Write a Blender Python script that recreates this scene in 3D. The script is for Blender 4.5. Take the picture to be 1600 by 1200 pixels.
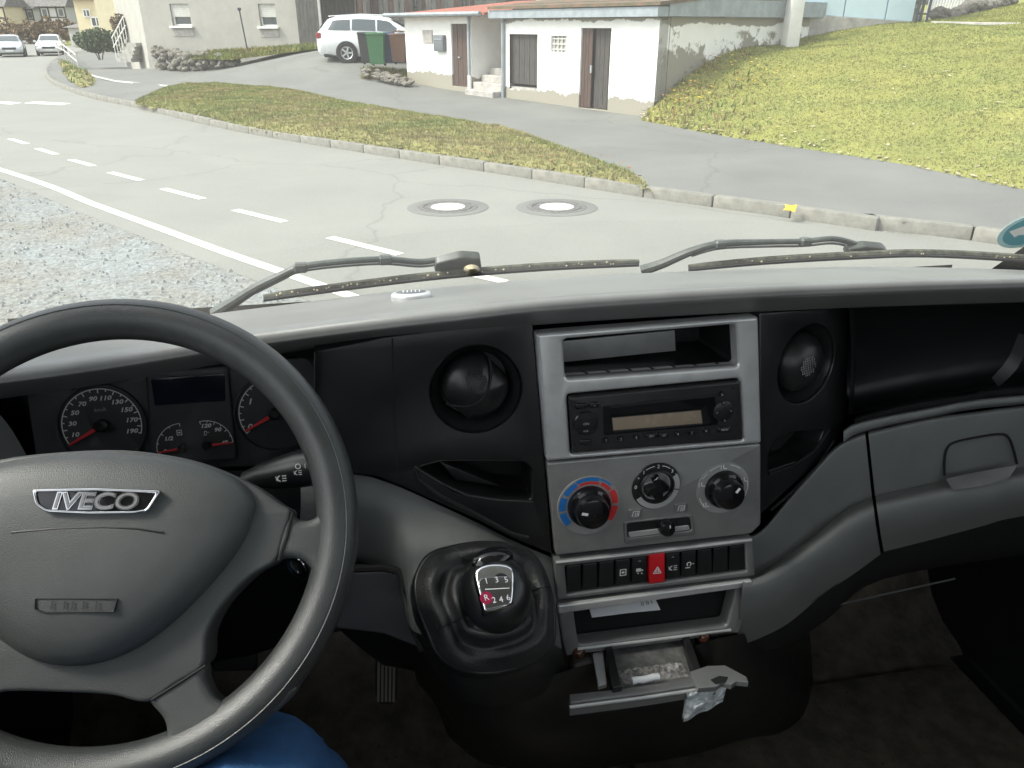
import bpy, bmesh, math, random
import numpy as np
from mathutils import Vector, Matrix, noise
from mathutils.geometry import tessellate_polygon

random.seed(7); rng = np.random.default_rng(7)
R = math.radians
scene = bpy.context.scene
for o in list(bpy.data.objects): bpy.data.objects.remove(o)

# ---------------------------------------------------------------- camera
PITCH, VYAW, CAMH, FPX = R(25.017), R(10.4), 2.1, 1200.0
CP, SP = math.cos(PITCH), math.sin(PITCH)
CAM = Vector((0, 0, CAMH))
cd = bpy.data.cameras.new('camera'); cam = bpy.data.objects.new('camera', cd)
scene.collection.objects.link(cam)
cd.lens = 27.0; cd.sensor_width = 36.0; cd.clip_start = 0.02; cd.clip_end = 3000
cam.location = CAM; cam.rotation_euler = (R(90) - PITCH, 0, 0)
scene.camera = cam
# ---------------------------------------------------------------- world, sun, exposure
SUN_EL, SUN_AZ = R(50), R(258)          # azimuth clockwise from +Y: to the left of the van
w = bpy.data.worlds.new('World'); scene.world = w; w.use_nodes = True
nt = w.node_tree; nt.nodes.clear()
sky = nt.nodes.new('ShaderNodeTexSky'); sky.sky_type = 'NISHITA'; sky.sun_disc = False
sky.sun_elevation = SUN_EL; sky.sun_rotation = SUN_AZ
sky.air_density = 1.0; sky.dust_density = 3.0; sky.ozone_density = 1.0; sky.altitude = 300
hs = nt.nodes.new('ShaderNodeHueSaturation'); hs.inputs['Saturation'].default_value = 0.25
bg = nt.nodes.new('ShaderNodeBackground'); bg.inputs['Strength'].default_value = 0.15
wo = nt.nodes.new('ShaderNodeOutputWorld')
nt.links.new(sky.outputs[0], hs.inputs['Color']); nt.links.new(hs.outputs[0], bg.inputs['Color'])
nt.links.new(bg.outputs[0], wo.inputs[0])
sl = bpy.data.lights.new('sun', 'SUN'); sl.energy = 1.5; sl.angle = R(12); sl.color = (1.0, 0.95, 0.86)
so = bpy.data.objects.new('sun', sl); scene.collection.objects.link(so)
sdir = Vector((math.sin(SUN_AZ) * math.cos(SUN_EL), math.cos(SUN_AZ) * math.cos(SUN_EL), math.sin(SUN_EL)))
so.rotation_euler = sdir.to_track_quat('Z', 'Y').to_euler(); so.location = (0, 0, 40)
vs = scene.view_settings
vs.view_transform = 'Standard'; vs.look = 'None'; vs.gamma = 1.0; vs.use_curve_mapping = False
vs.exposure = 1.55
scene.cycles.max_bounces = 10; scene.cycles.diffuse_bounces = 5; scene.cycles.transparent_max_bounces = 12
scene.cycles.use_denoising = True

# ---------------------------------------------------------------- geometry of the photograph
LA = Vector((math.cos(VYAW), math.sin(VYAW), 0))      # van: to the right
FA = Vector((-math.sin(VYAW), math.cos(VYAW), 0))     # van: forward
UP = Vector((0, 0, 1))
def ray(u, v):
    X, Y = (u - 800) / FPX, (v - 600) / FPX
    return Vector((X, CP - Y * SP, -SP - Y * CP))
def pz(u, v, Z): return CAM + ray(u, v) * Z
def V(l, f, z): return CAM + LA * l + FA * f + UP * z
def hf(u, v, f):
    d = ray(u, v); return CAM + d * (f / d.dot(FA))
def vanc(p):
    d = p - CAM; return d.dot(LA), d.dot(FA), d.z
class Pl:
    """a plane with a right and an up direction; n looks out of the surface"""
    def __init__(s, o, ex, ey):
        s.o = Vector(o); s.ex = Vector(ex).normalized(); s.n = s.ex.cross(Vector(ey)).normalized(); s.ey = s.n.cross(s.ex)
    def at(s, u, v, h=0.0):
        d = ray(u, v); t = ((s.o + s.n * h) - CAM).dot(s.n) / d.dot(s.n); p = CAM + d * t - s.o
        return (p.dot(s.ex), p.dot(s.ey))
    def pts(s, L, h=0.0): return [s.at(u, v, h) for u, v in L]
    def P(s, a, b, h=0.0): return s.o + s.ex * a + s.ey * b + s.n * h
    def sub(s, a, b, h=0.0): return Pl(s.P(a, b, h), s.ex, s.ey)

# ---------------------------------------------------------------- object helpers
C = scene.collection
ORG = {}
def put(name, me, parent=None, org=None, **kw):
    o = bpy.data.objects.new(name, me); C.objects.link(o)
    org = Vector(org) if org is not None else (ORG[parent] if parent else Vector())
    ORG[o] = org
    if parent: o.parent = parent; o.location = org - ORG[parent]
    else: o.location = org
    for k, v in kw.items(): o[k] = v
    return o
def thing(name, label, cat, org, group=None):
    o = put(name, None, None, org, label=label, category=cat)
    o.empty_display_size = 0.05
    if group: o['group'] = group
    return o
def mesh(name, verts, faces, mat, smooth=True, angle=35):
    me = bpy.data.meshes.new(name); me.from_pydata([tuple(v) for v in verts], [], faces)
    if mat: me.materials.append(mat)
    me.validate()
    bm = bmesh.new(); bm.from_mesh(me); bmesh.ops.remove_doubles(bm, verts=bm.verts, dist=1e-6)
    bmesh.ops.recalc_face_normals(bm, faces=bm.faces); bm.to_mesh(me); bm.free()
    if smooth:
        me.polygons.foreach_set('use_smooth', [True] * len(me.polygons))
        if angle < 180: me.set_sharp_from_angle(angle=R(angle))
    return me
def mk(name, VF, mat, parent=None, org=None, smooth=True, angle=35, **kw):
    verts, faces = VF
    if org is None:
        if parent: org = ORG[parent]
        else:
            a = np.array([tuple(v) for v in verts]); org = Vector(((a[:, 0].min() + a[:, 0].max()) / 2, (a[:, 1].min() + a[:, 1].max()) / 2, a[:, 2].min()))
    org = Vector(org)
    return put(name, mesh(name, [Vector(v) - org for v in verts], faces, mat, smooth, angle), parent, org, **kw)
def join(*VFs):
    vs, fs = [], []
    for v, f in VFs:
        n = len(vs); vs += list(v); fs += [tuple(i + n for i in q) for q in f]
    return vs, fs
def box(c, s, ex=Vector((1, 0, 0)), ey=Vector((0, 1, 0)), ez=Vector((0, 0, 1))):
    c = Vector(c); vs = []
    for k in (-1, 1):
        for j in (-1, 1):
            for i in (-1, 1): vs.append(c + ex * (i * s[0] / 2) + ey * (j * s[1] / 2) + ez * (k * s[2] / 2))
    return vs, [(0, 2, 3, 1), (4, 5, 7, 6), (0, 1, 5, 4), (2, 6, 7, 3), (0, 4, 6, 2), (1, 3, 7, 5)]
def bevbox(c, s, ex, ey, ez, b, seg=2):
    bm = bmesh.new(); vs, fs = box(c, s, ex, ey, ez)
    bv = [bm.verts.new(v) for v in vs]
    for f in fs: bm.faces.new([bv[i] for i in f])
    bmesh.ops.bevel(bm, geom=bm.edges[:], offset=b, segments=seg, profile=0.5, affect='EDGES')
    bm.verts.index_update(); out = [v.co.copy() for v in bm.verts], [tuple(v.index for v in f.verts) for f in bm.faces]
    bm.free(); return out
def cr(p0, p1, p2, p3, t):
    return 0.5 * ((2 * p1) + (-p0 + p2) * t + (2 * p0 - 5 * p1 + 4 * p2 - p3) * t * t + (-p0 + 3 * p1 - 3 * p2 + p3) * t ** 3)
def crline(P, n, closed=False):
    P = np.array([tuple(p) for p in P], float); m = len(P); out = []
    for i in range(m if closed else m - 1):
        if closed: a, b, c, d = P[(i - 1) % m], P[i], P[(i + 1) % m], P[(i + 2) % m]
        else: a, b, c, d = P[max(i - 1, 0)], P[i], P[i + 1], P[min(i + 2, m - 1)]
        for k in range(n): out.append(cr(a, b, c, d, k / n))
    if not closed: out.append(P[-1])
    return np.array(out)
def patch(rows, nu=6, nv=6):
    G = np.array([[tuple(p) for p in r] for r in rows], float)
    A = np.array([crline(r, nu) for r in G]); B = np.array([crline(A[:, j], nv) for j in range(A.shape[1])])
    m, n = B.shape[0], B.shape[1]
    vs = [Vector(B[i, j]) for j in range(n) for i in range(m)]
    return vs, [(j * m + i, j * m + i + 1, (j + 1) * m + i + 1, (j + 1) * m + i) for j in range(n - 1) for i in range(m - 1)]
def frows(rows): return [[hf(u, v, f) for u, v, f in r] for r in rows]
def interp(tab, x):
    xs = [t[0] for t in tab]; return float(np.interp(x, xs, [t[1] for t in tab]))
def rnd(poly, r, n=4):
    out = []; m = len(poly)
    for i in range(m):
        p, a, b = Vector(poly[i][:2]), Vector(poly[i - 1][:2]), Vector(poly[(i + 1) % m][:2])
        da, db = (a - p), (b - p); rr = min(r, da.length * 0.45, db.length * 0.45)
        q0, q1 = p + da.normalized() * rr, p + db.normalized() * rr
        for k in range(n + 1):
            t = k / n; out.append(tuple(q0 * (1 - t) ** 2 + p * 2 * t * (1 - t) + q1 * t * t))
    return out
def circ(a, b, r, n=48, ry=None): return [(a + r * math.cos(2 * math.pi * k / n), b + (ry or r) * math.sin(2 * math.pi * k / n)) for k in range(n)]
def area2(L): return sum(L[i - 1][0] * L[i][1] - L[i][0] * L[i - 1][1] for i in range(len(L)))
def inset(L, d):
    out = []; m = len(L)
    for i in range(m):
        p, a, b = Vector(L[i]), Vector(L[i - 1]), Vector(L[(i + 1) % m])
        e0, e1 = (p - a), (b - p)
        if e0.length < 1e-9: e0 = e1
        if e1.length < 1e-9: e1 = e0
        e0.normalize(); e1.normalize()
        n0, n1 = Vector((-e0.y, e0.x)), Vector((-e1.y, e1.x)); nn = n0 + n1
        k = max(nn.length_squared / 2, 0.3); out.append(tuple(p + nn * (d / k)))
    return out
def plate(pl, outer, h0, h1, bev=0.001, holes=(), seg=3, back=False):
    """solid plate standing on plane pl between heights h0 and h1 with rounded top edges; holes get rounded edges too"""
    loops = [list(outer) if area2(outer) > 0 else list(outer)[::-1]]
    for h in holes: loops.append(list(h) if area2(h) < 0 else list(h)[::-1])
    rings = [(0, h0), (0, h1 - bev)] + [(bev * (1 - math.cos(t)), h1 - bev + bev * math.sin(t)) for t in [math.pi / 2 * k / seg for k in range(1, seg + 1)]]
    vs, fs = [], []; idx = []
    for L in loops:
        prev = None
        for d, h in rings:
            L2 = inset(L, d) if d else L; n0 = len(vs); vs += [pl.P(a, b, h) for a, b in L2]; m = len(L2)
            if prev is not None: fs += [(prev + i, prev + (i + 1) % m, n0 + (i + 1) % m, n0 + i) for i in range(m)]
            else: first = n0
            prev = n0
        idx.append((prev, m, L2, first))
    flat = [i0 + k for i0, m, L2, f0 in idx for k in range(m)]
    tri = tessellate_polygon([[Vector((a, b, 0)) for a, b in L2] for i0, m, L2, f0 in idx])
    fs += [tuple(flat[i] for i in t) for t in tri]
    if back:
        flat = [f0 + k for i0, m, L2, f0 in idx for k in range(m)]; fs += [tuple(flat[i] for i in t) for t in tri]
    return vs, fs
def lathe(pl, a, b, prof, n=48, sx=1.0, sy=1.0, a0=0.0, a1=2 * math.pi):
    full = abs(a1 - a0 - 2 * math.pi) < 1e-6; m = n if full else n + 1; vs, fs = [], []
    for r, h in prof: vs += [pl.P(a + sx * r * math.cos(a0 + (a1 - a0) * k / n), b + sy * r * math.sin(a0 + (a1 - a0) * k / n), h) for k in range(m)]
    for i in range(len(prof) - 1):
        for k in range(n if full else n): fs.append((i * m + k, i * m + (k + 1) % m, (i + 1) * m + (k + 1) % m, (i + 1) * m + k))
    return vs, fs
def arcband(pl, a, b, r0, r1, t0, t1, h, n=24, th=0.0004):
    """flat printed band, angles in degrees counter-clockwise from the right"""
    out = [(a + r1 * math.cos(R(t0 + (t1 - t0) * k / n)), b + r1 * math.sin(R(t0 + (t1 - t0) * k / n))) for k in range(n + 1)]
    inn = [(a + r0 * math.cos(R(t0 + (t1 - t0) * k / n)), b + r0 * math.sin(R(t0 + (t1 - t0) * k / n))) for k in range(n + 1)]
    vs = [pl.P(x, y, h + th) for x, y in out] + [pl.P(x, y, h + th) for x, y in inn]
    return vs, [(k, k + 1, n + 2 + k, n + 1 + k) for k in range(n)]
def quad(pl, pts, h): return [pl.P(a, b, h) for a, b in pts], [tuple(range(len(pts)))]
def bar(pl, p, q, w, h, th=0.0004):
    p, q = Vector(p), Vector(q); d = (q - p).normalized(); n = Vector((-d.y, d.x)) * w / 2
    return quad(pl, [p - n, q - n, q + n, p + n], h + th)
def tube(path, rad, n=10, caps=True, closed=False, sx=1.0):
    P = [Vector(p) for p in path]; m = len(P); vs, fs = [], []
    ref = None
    for i, p in enumerate(P):
        t = (P[(i + 1) % m] - P[i - 1]) if closed else (P[min(i + 1, m - 1)] - P[max(i - 1, 0)])
        t.normalize()
        if ref is None:
            ref = Vector((0, 0, 1)) if abs(t.z) < 0.9 else Vector((1, 0, 0))
        x = (ref - t * ref.dot(t)).normalized(); y = t.cross(x); ref = x
        r = rad(i / max(m - 1, 1)) if callable(rad) else rad
        vs += [p + x * (r * math.cos(2 * math.pi * k / n)) + y * (r * sx * math.sin(2 * math.pi * k / n)) for k in range(n)]
    for i in range(m if closed else m - 1):
        a, b = i * n, ((i + 1) % m) * n
        fs += [(a + k, a + (k + 1) % n, b + (k + 1) % n, b + k) for k in range(n)]
    if caps and not closed: fs += [tuple(range(n)), tuple(range((m - 1) * n, m * n))]
    return vs, fs
def text(name, s, pl, a, b, size, mat, parent, h=0.0006, rot=0.0, shear=0.0, ext=0.0, off=0.0, sx=1.0, align='CENTER', res=2):
    cu = bpy.data.curves.new(name, 'FONT'); cu.body = s; cu.size = size; cu.align_x = align; cu.align_y = 'CENTER'
    cu.shear = shear; cu.extrude = ext; cu.offset = off; cu.resolution_u = res
    t = bpy.data.objects.new(name, cu); C.objects.link(t); bpy.context.view_layer.update()
    me = bpy.data.meshes.new_from_object(t.evaluated_get(bpy.context.evaluated_depsgraph_get()))
    bpy.data.objects.remove(t); me.name = name
    c, sn = math.cos(rot), math.sin(rot); og = ORG[parent]
    for v in me.vertices:
        x, y, z = v.co.x * sx, v.co.y, v.co.z
        v.co = pl.P(a + x * c - y * sn, b + x * sn + y * c, h + z) - og
    me.materials.clear(); me.materials.append(mat)
    return put(name, me, parent)
def dup(o, loc, parent=None, rotz=None, **kw):
    c = o.copy(); C.objects.link(c); c.location = loc
    if rotz is not None: c.rotation_euler = (0, 0, rotz)
    if parent is not None: c.parent = parent
    for k, v in kw.items(): c[k] = v
    for ch in o.children:
        d = dup(ch, ch.location, c)
        d.rotation_euler = ch.rotation_euler
    return c

# ---------------------------------------------------------------- materials
def mat(name, col, rough=0.5, metal=0.0, var=0.0, vscale=20, bump=0.0, bscale=300, spec=0.5, col2=None, detail=4, coat=0.0, ramp=(0.35, 0.65), scl=(1, 1, 1)):
    m = bpy.data.materials.new(name); m.use_nodes = True; t = m.node_tree; b = t.nodes['Principled BSDF']
    b.inputs['Base Color'].default_value = (*col, 1); b.inputs['Roughness'].default_value = rough; b.inputs['Metallic'].default_value = metal
    b.inputs['Specular IOR Level'].default_value = spec; b.inputs['Coat Weight'].default_value = coat
    tc = t.nodes.new('ShaderNodeTexCoord'); mp = t.nodes.new('ShaderNodeMapping'); mp.inputs['Scale'].default_value = scl
    t.links.new(tc.outputs['Object'], mp.inputs['Vector'])
    if var or col2:
        n = t.nodes.new('ShaderNodeTexNoise'); n.inputs['Scale'].default_value = vscale; n.inputs['Detail'].default_value = detail; n.inputs['Roughness'].default_value = 0.65
        r = t.nodes.new('ShaderNodeValToRGB'); r.color_ramp.elements[0].position = ramp[0]; r.color_ramp.elements[1].position = ramp[1]
        c2 = col2 or tuple(min(1, c * (1 + var)) for c in col); c1 = col if col2 else tuple(c * (1 - var) for c in col)
        r.color_ramp.elements[0].color = (*c1, 1); r.color_ramp.elements[1].color = (*c2, 1)
        t.links.new(mp.outputs[0], n.inputs['Vector']); t.links.new(n.outputs[0], r.inputs[0]); t.links.new(r.outputs[0], b.inputs['Base Color'])
        mr = t.nodes.new('ShaderNodeMapRange'); mr.inputs['To Min'].default_value = max(0.02, rough - 0.08); mr.inputs['To Max'].default_value = min(1, rough + 0.1)
        t.links.new(n.outputs[0], mr.inputs['Value']); t.links.new(mr.outputs[0], b.inputs['Roughness'])
    if bump:
        n2 = t.nodes.new('ShaderNodeTexNoise'); n2.inputs['Scale'].default_value = bscale; n2.inputs['Detail'].default_value = 3
        bp = t.nodes.new('ShaderNodeBump'); bp.inputs['Strength'].default_value = bump; bp.inputs['Distance'].default_value = 0.5 / bscale
        t.links.new(mp.outputs[0], n2.inputs['Vector']); t.links.new(n2.outputs[0], bp.inputs['Height']); t.links.new(bp.outputs[0], b.inputs['Normal'])
    return m
def glassmat(name, tint=(0.93, 0.97, 0.95), refl=1.0, dirt=0.0, rough=0.0):
    m = bpy.data.materials.new(name); m.use_nodes = True; t = m.node_tree; t.nodes.clear()
    o = t.nodes.new('ShaderNodeOutputMaterial'); tr = t.nodes.new('ShaderNodeBsdfTransparent'); tr.inputs[0].default_value = (*tint, 1)
    gl = t.nodes.new('ShaderNodeBsdfGlossy'); gl.inputs['Roughness'].default_value = rough; gl.inputs['Color'].default_value = (refl, refl, refl, 1)
    lw = t.nodes.new('ShaderNodeLayerWeight'); lw.inputs[0].default_value = 0.5   # Schlick reflection, the same from both sides of the pane
    pw = t.nodes.new('ShaderNodeMath'); pw.operation = 'POWER'; pw.inputs[1].default_value = 5.0; t.links.new(lw.outputs['Facing'], pw.inputs[0])
    fr = t.nodes.new('ShaderNodeMath'); fr.operation = 'MULTIPLY_ADD'; fr.inputs[1].default_value = 0.9; fr.inputs[2].default_value = 0.06; t.links.new(pw.outputs[0], fr.inputs[0])
    mx = t.nodes.new('ShaderNodeMixShader'); t.links.new(fr.outputs[0], mx.inputs[0]); t.links.new(tr.outputs[0], mx.inputs[1]); t.links.new(gl.outputs[0], mx.inputs[2])
    last = mx
    if dirt:
        tl = t.nodes.new('ShaderNodeBsdfTranslucent'); tl.inputs[0].default_value = (0.8, 0.8, 0.76, 1)
        tc = t.nodes.new('ShaderNodeTexCoord'); n = t.nodes.new('ShaderNodeTexNoise'); n.inputs['Scale'].default_value = 3; n.inputs['Detail'].default_value = 6
        mr = t.nodes.new('ShaderNodeMapRange'); mr.inputs['To Min'].default_value = dirt * 0.6; mr.inputs['To Max'].default_value = dirt * 1.4
        t.links.new(tc.outputs['Object'], n.inputs['Vector']); t.links.new(n.outputs[0], mr.inputs[0])
        m2 = t.nodes.new('ShaderNodeMixShader'); t.links.new(mr.outputs[0], m2.inputs[0]); t.links.new(mx.outputs[0], m2.inputs[1]); t.links.new(tl.outputs[0], m2.inputs[2]); last = m2
    t.links.new(last.outputs[0], o.inputs[0]); return m
M = {}
def defm(k, *a, **kw): M[k] = mat(k, *a, **kw)
# interior
defm('dash_top', (0.215, 0.217, 0.21), 0.40, var=0.1, vscale=9, bump=0.5, bscale=900)
defm('grey_plastic', (0.15, 0.156, 0.152), 0.5, var=0.08, vscale=12, bump=0.7, bscale=1100)
defm('wheel_plastic', (0.053, 0.057, 0.0555), 0.42, var=0.1, vscale=14, bump=0.9, bscale=1300)
defm('rim_leather', (0.04, 0.043, 0.042), 0.31, var=0.12, vscale=30, bump=0.8, bscale=1200)
defm('black_plastic', (0.014, 0.0148, 0.015), 0.34, var=0.2, vscale=15, bump=0.3, bscale=1100)
defm('satin_black', (0.012, 0.013, 0.013), 0.3, var=0.1, vscale=15)
defm('gloss_black', (0.008, 0.008, 0.009), 0.1)
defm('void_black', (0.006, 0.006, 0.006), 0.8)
defm('silver_trim', (0.62, 0.625, 0.62), 0.3, metal=0.5, var=0.06, vscale=40, bump=0.08, bscale=900)
defm('dark_trim', (0.22, 0.222, 0.22), 0.36, metal=0.4, var=0.08, vscale=30, bump=0.1, bscale=900)
defm('dial_grey', (0.27, 0.27, 0.265), 0.45, var=0.05, vscale=30)
defm('chrome', (0.75, 0.75, 0.76), 0.12, metal=1.0, var=0.08, vscale=60)
defm('dark_chrome', (0.35, 0.35, 0.36), 0.12, metal=1.0)
defm('white_print', (0.75, 0.76, 0.74), 0.6)
defm('grey_print', (0.40, 0.41, 0.41), 0.6)
defm('blue_print', (0.01, 0.16, 0.5), 0.5)
defm('red_print', (0.6, 0.03, 0.03), 0.5)
defm('red_plastic', (0.62, 0.012, 0.02), 0.35)
defm('lcd_amber', (0.27, 0.22, 0.16), 0.25, var=0.05, vscale=40)
defm('lcd_dark', (0.008, 0.012, 0.022), 0.12)
defm('cluster_face', (0.028, 0.032, 0.034), 0.5, var=0.08, vscale=30)
defm('needle_red', (0.65, 0.04, 0.05), 0.4)
defm('leather', (0.022, 0.023, 0.023), 0.42, var=0.2, vscale=40, bump=0.6, bscale=500)
defm('carpet', (0.085, 0.076, 0.06), 0.95, var=0.35, vscale=25, bump=0.8, bscale=350)
defm('rubber', (0.02, 0.02, 0.02), 0.7, var=0.2, vscale=20)
defm('paper', (0.75, 0.77, 0.78), 0.7, var=0.03, vscale=30)
defm('tissue', (0.62, 0.66, 0.66), 0.85, var=0.12, vscale=60, bump=0.9, bscale=120)
defm('ash', (0.28, 0.27, 0.26), 0.95, var=0.6, vscale=180, bump=1.0, bscale=300)
defm('ash_metal', (0.20, 0.20, 0.195), 0.45, metal=0.5, var=0.35, vscale=60, bump=0.3, bscale=200)
defm('bulb_amber', (0.07, 0.03, 0.018), 0.1)
defm('denim', (0.018, 0.075, 0.19), 0.85, var=0.3, vscale=18, bump=0.7, bscale=700)
defm('headliner', (0.62, 0.62, 0.6), 0.9, var=0.04, vscale=6)
defm('cab_grey', (0.45, 0.45, 0.44), 0.6, var=0.05, vscale=6)
defm('wiper', (0.07, 0.078, 0.07), 0.42, var=0.25, vscale=40)
defm('wiper_dirty', (0.08, 0.08, 0.06), 0.8, var=0.5, vscale=70)
defm('sticker_blue', (0.13, 0.36, 0.42), 0.4); defm('sticker_pale', (0.45, 0.66, 0.68), 0.4)
defm('seat_cloth', (0.06, 0.06, 0.065), 0.9, var=0.2, vscale=40)
M['windscreen'] = glassmat('windscreen', dirt=0.05, refl=0.55)
M['cluster_glass'] = glassmat('cluster_glass', (0.97, 0.97, 0.97), refl=0.6)
M['side_glass'] = glassmat('side_glass', (0.95, 0.97, 0.96))
# outside
defm('car_white', (0.72, 0.73, 0.72), 0.25, coat=0.6, var=0.03, vscale=3)
defm('car_silver', (0.55, 0.57, 0.6), 0.25, metal=0.3, coat=0.5, var=0.03, vscale=3)
defm('car_glass', (0.06, 0.075, 0.08), 0.08, spec=0.8)
defm('tyre', (0.018, 0.018, 0.018), 0.8); defm('alloy', (0.5, 0.5, 0.5), 0.35, metal=0.7)
defm('tail_red', (0.25, 0.02, 0.02), 0.2); defm('lamp_clear', (0.6, 0.62, 0.65), 0.1)
defm('render_grey', (0.36, 0.345, 0.305), 0.9, var=0.07, vscale=1.6, bump=0.3, bscale=60)
defm('render_yellow', (0.66, 0.58, 0.38), 0.9, var=0.05, vscale=2, bump=0.2, bscale=60)
defm('pale_blue', (0.56, 0.70, 0.75), 0.6, var=0.03, vscale=3)
defm('concrete', (0.36, 0.34, 0.31), 0.9, var=0.2, vscale=4, bump=0.5, bscale=40)
defm('concrete_pale', (0.5, 0.49, 0.45), 0.85, var=0.1, vscale=5, bump=0.3, bscale=40)
defm('kerb_stone', (0.2, 0.192, 0.165), 0.9, var=0.18, vscale=7, bump=0.5, bscale=60)
defm('stone', (0.19, 0.175, 0.145), 0.95, var=0.35, vscale=6, bump=0.8, bscale=25)
defm('brown_wood', (0.062, 0.034, 0.024), 0.75, var=0.35, vscale=6, bump=0.4, bscale=40, scl=(4, 4, 0.6))
defm('dark_wood', (0.05, 0.043, 0.038), 0.8, var=0.35, vscale=6, bump=0.4, bscale=40, scl=(4, 4, 0.6))
defm('grey_wood', (0.10, 0.095, 0.085), 0.85, var=0.3, vscale=5, bump=0.4, bscale=40, scl=(4, 4, 0.6))
defm('roof_felt', (0.16, 0.15, 0.14), 0.9, var=0.3, vscale=3, bump=0.4, bscale=30)
defm('zinc', (0.28, 0.31, 0.33), 0.5, metal=0.3, var=0.15, vscale=4)
defm('tile_red', (0.30, 0.10, 0.065), 0.85, var=0.3, vscale=5, bump=0.5, bscale=12)
defm('bin_green', (0.035, 0.14, 0.05), 0.5, var=0.1, vscale=6); defm('bin_black', (0.025, 0.028, 0.03), 0.5, var=0.1, vscale=6)
defm('bin_brown', (0.15, 0.07, 0.04), 0.55, var=0.1, vscale=6); defm('bin_blue', (0.03, 0.07, 0.17), 0.5)
defm('white_plastic', (0.75, 0.75, 0.72), 0.5); defm('box_grey', (0.12, 0.13, 0.14), 0.5); defm('metal_dark', (0.05, 0.055, 0.06), 0.5, metal=0.5)
defm('iron', (0.14, 0.135, 0.125), 0.7, metal=0.3, var=0.3, vscale=20, bump=0.8, bscale=60)
defm('road_paint', (0.62, 0.61, 0.54), 0.75, var=0.12, vscale=9)
defm('grass_soil', (0.16, 0.15, 0.05), 1.0, col2=(0.24, 0.22, 0.08), vscale=1.4, bump=0.8, bscale=12)
defm('lawn_soil', (0.18, 0.19, 0.04), 1.0, col2=(0.24, 0.23, 0.055), vscale=0.8, bump=0.6, bscale=14)
defm('blade_a', (0.125, 0.175, 0.035), 0.8, var=0.3, vscale=2); defm('blade_b', (0.20, 0.205, 0.045), 0.8, var=0.3, vscale=2); defm('blade_c', (0.26, 0.215, 0.09), 0.85, var=0.3, vscale=2)
defm('leaf_yellow', (0.55, 0.38, 0.03), 0.7); defm('leaf_brown', (0.24, 0.13, 0.05), 0.85, var=0.3, vscale=5); defm('leaf_pale', (0.40, 0.34, 0.22), 0.8, var=0.2, vscale=8)
defm('bush_green', (0.055, 0.085, 0.03), 0.8, var=0.4, vscale=1.5); defm('bush_brown', (0.16, 0.11, 0.055), 0.9, var=0.35, vscale=1.2); defm('bark', (0.07, 0.055, 0.04), 0.9, var=0.3, vscale=8)
defm('hill', (0.05, 0.055, 0.045), 1.0, var=0.4, vscale=0.05, bump=0.5, bscale=0.3)
defm('ground', (0.13, 0.13, 0.06), 1.0, var=0.25, vscale=0.3)
def asphalt(name, c, patches=0.12):
    m = mat(name, c, 0.85, var=patches, vscale=0.45, bump=0.5, bscale=90, detail=8); t = m.node_tree
    b = t.nodes['Principled BSDF']; l = b.inputs['Base Color'].links[0]; src = l.from_socket
    tc = t.nodes['Texture Coordinate']
    vo = t.nodes.new('ShaderNodeTexVoronoi'); vo.feature = 'DISTANCE_TO_EDGE'; vo.inputs['Scale'].default_value = 0.16
    nz = t.nodes.new('ShaderNodeTexNoise'); nz.inputs['Scale'].default_value = 0.9; nz.inputs['Detail'].default_value = 6
    ad = t.nodes.new('ShaderNodeMixRGB'); ad.blend_type = 'ADD'; ad.inputs[0].default_value = 1.0
    t.links.new(tc.outputs['Object'], nz.inputs['Vector']); t.links.new(tc.outputs['Object'], ad.inputs[1]); t.links.new(nz.outputs['Color'], ad.inputs[2]); t.links.new(ad.outputs[0], vo.inputs['Vector'])
    rp = t.nodes.new('ShaderNodeValToRGB'); rp.color_ramp.elements[0].position = 0.0; rp.color_ramp.elements[1].position = 0.006
    rp.color_ramp.elements[0].color = (0.82, 0.82, 0.82, 1); rp.color_ramp.elements[1].color = (1, 1, 1, 1)
    fine = t.nodes.new('ShaderNodeTexNoise'); fine.inputs['Scale'].default_value = 45; fine.inputs['Detail'].default_value = 2
    fr = t.nodes.new('ShaderNodeMapRange'); fr.inputs['To Min'].default_value = 0.82; fr.inputs['To Max'].default_value = 1.18
    t.links.new(tc.outputs['Object'], fine.inputs['Vector']); t.links.new(fine.outputs[0], fr.inputs[0])
    m1 = t.nodes.new('ShaderNodeMixRGB'); m1.blend_type = 'MULTIPLY'; m1.inputs[0].default_value = 1; m2 = t.nodes.new('ShaderNodeMixRGB'); m2.blend_type = 'MULTIPLY'; m2.inputs[0].default_value = 1
    t.links.new(vo.outputs['Distance'], rp.inputs[0]); t.links.new(src, m1.inputs[1]); t.links.new(rp.outputs[0], m1.inputs[2])
    t.links.new(m1.outputs[0], m2.inputs[1]); t.links.new(fr.outputs[0], m2.inputs[2]); t.links.new(m2.outputs[0], b.inputs['Base Color'])
    return m
M['asphalt'] = asphalt('asphalt', (0.215, 0.215, 0.19), 0.07); M['asphalt_dark'] = asphalt('asphalt_dark', (0.15, 0.152, 0.138), 0.12)
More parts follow.
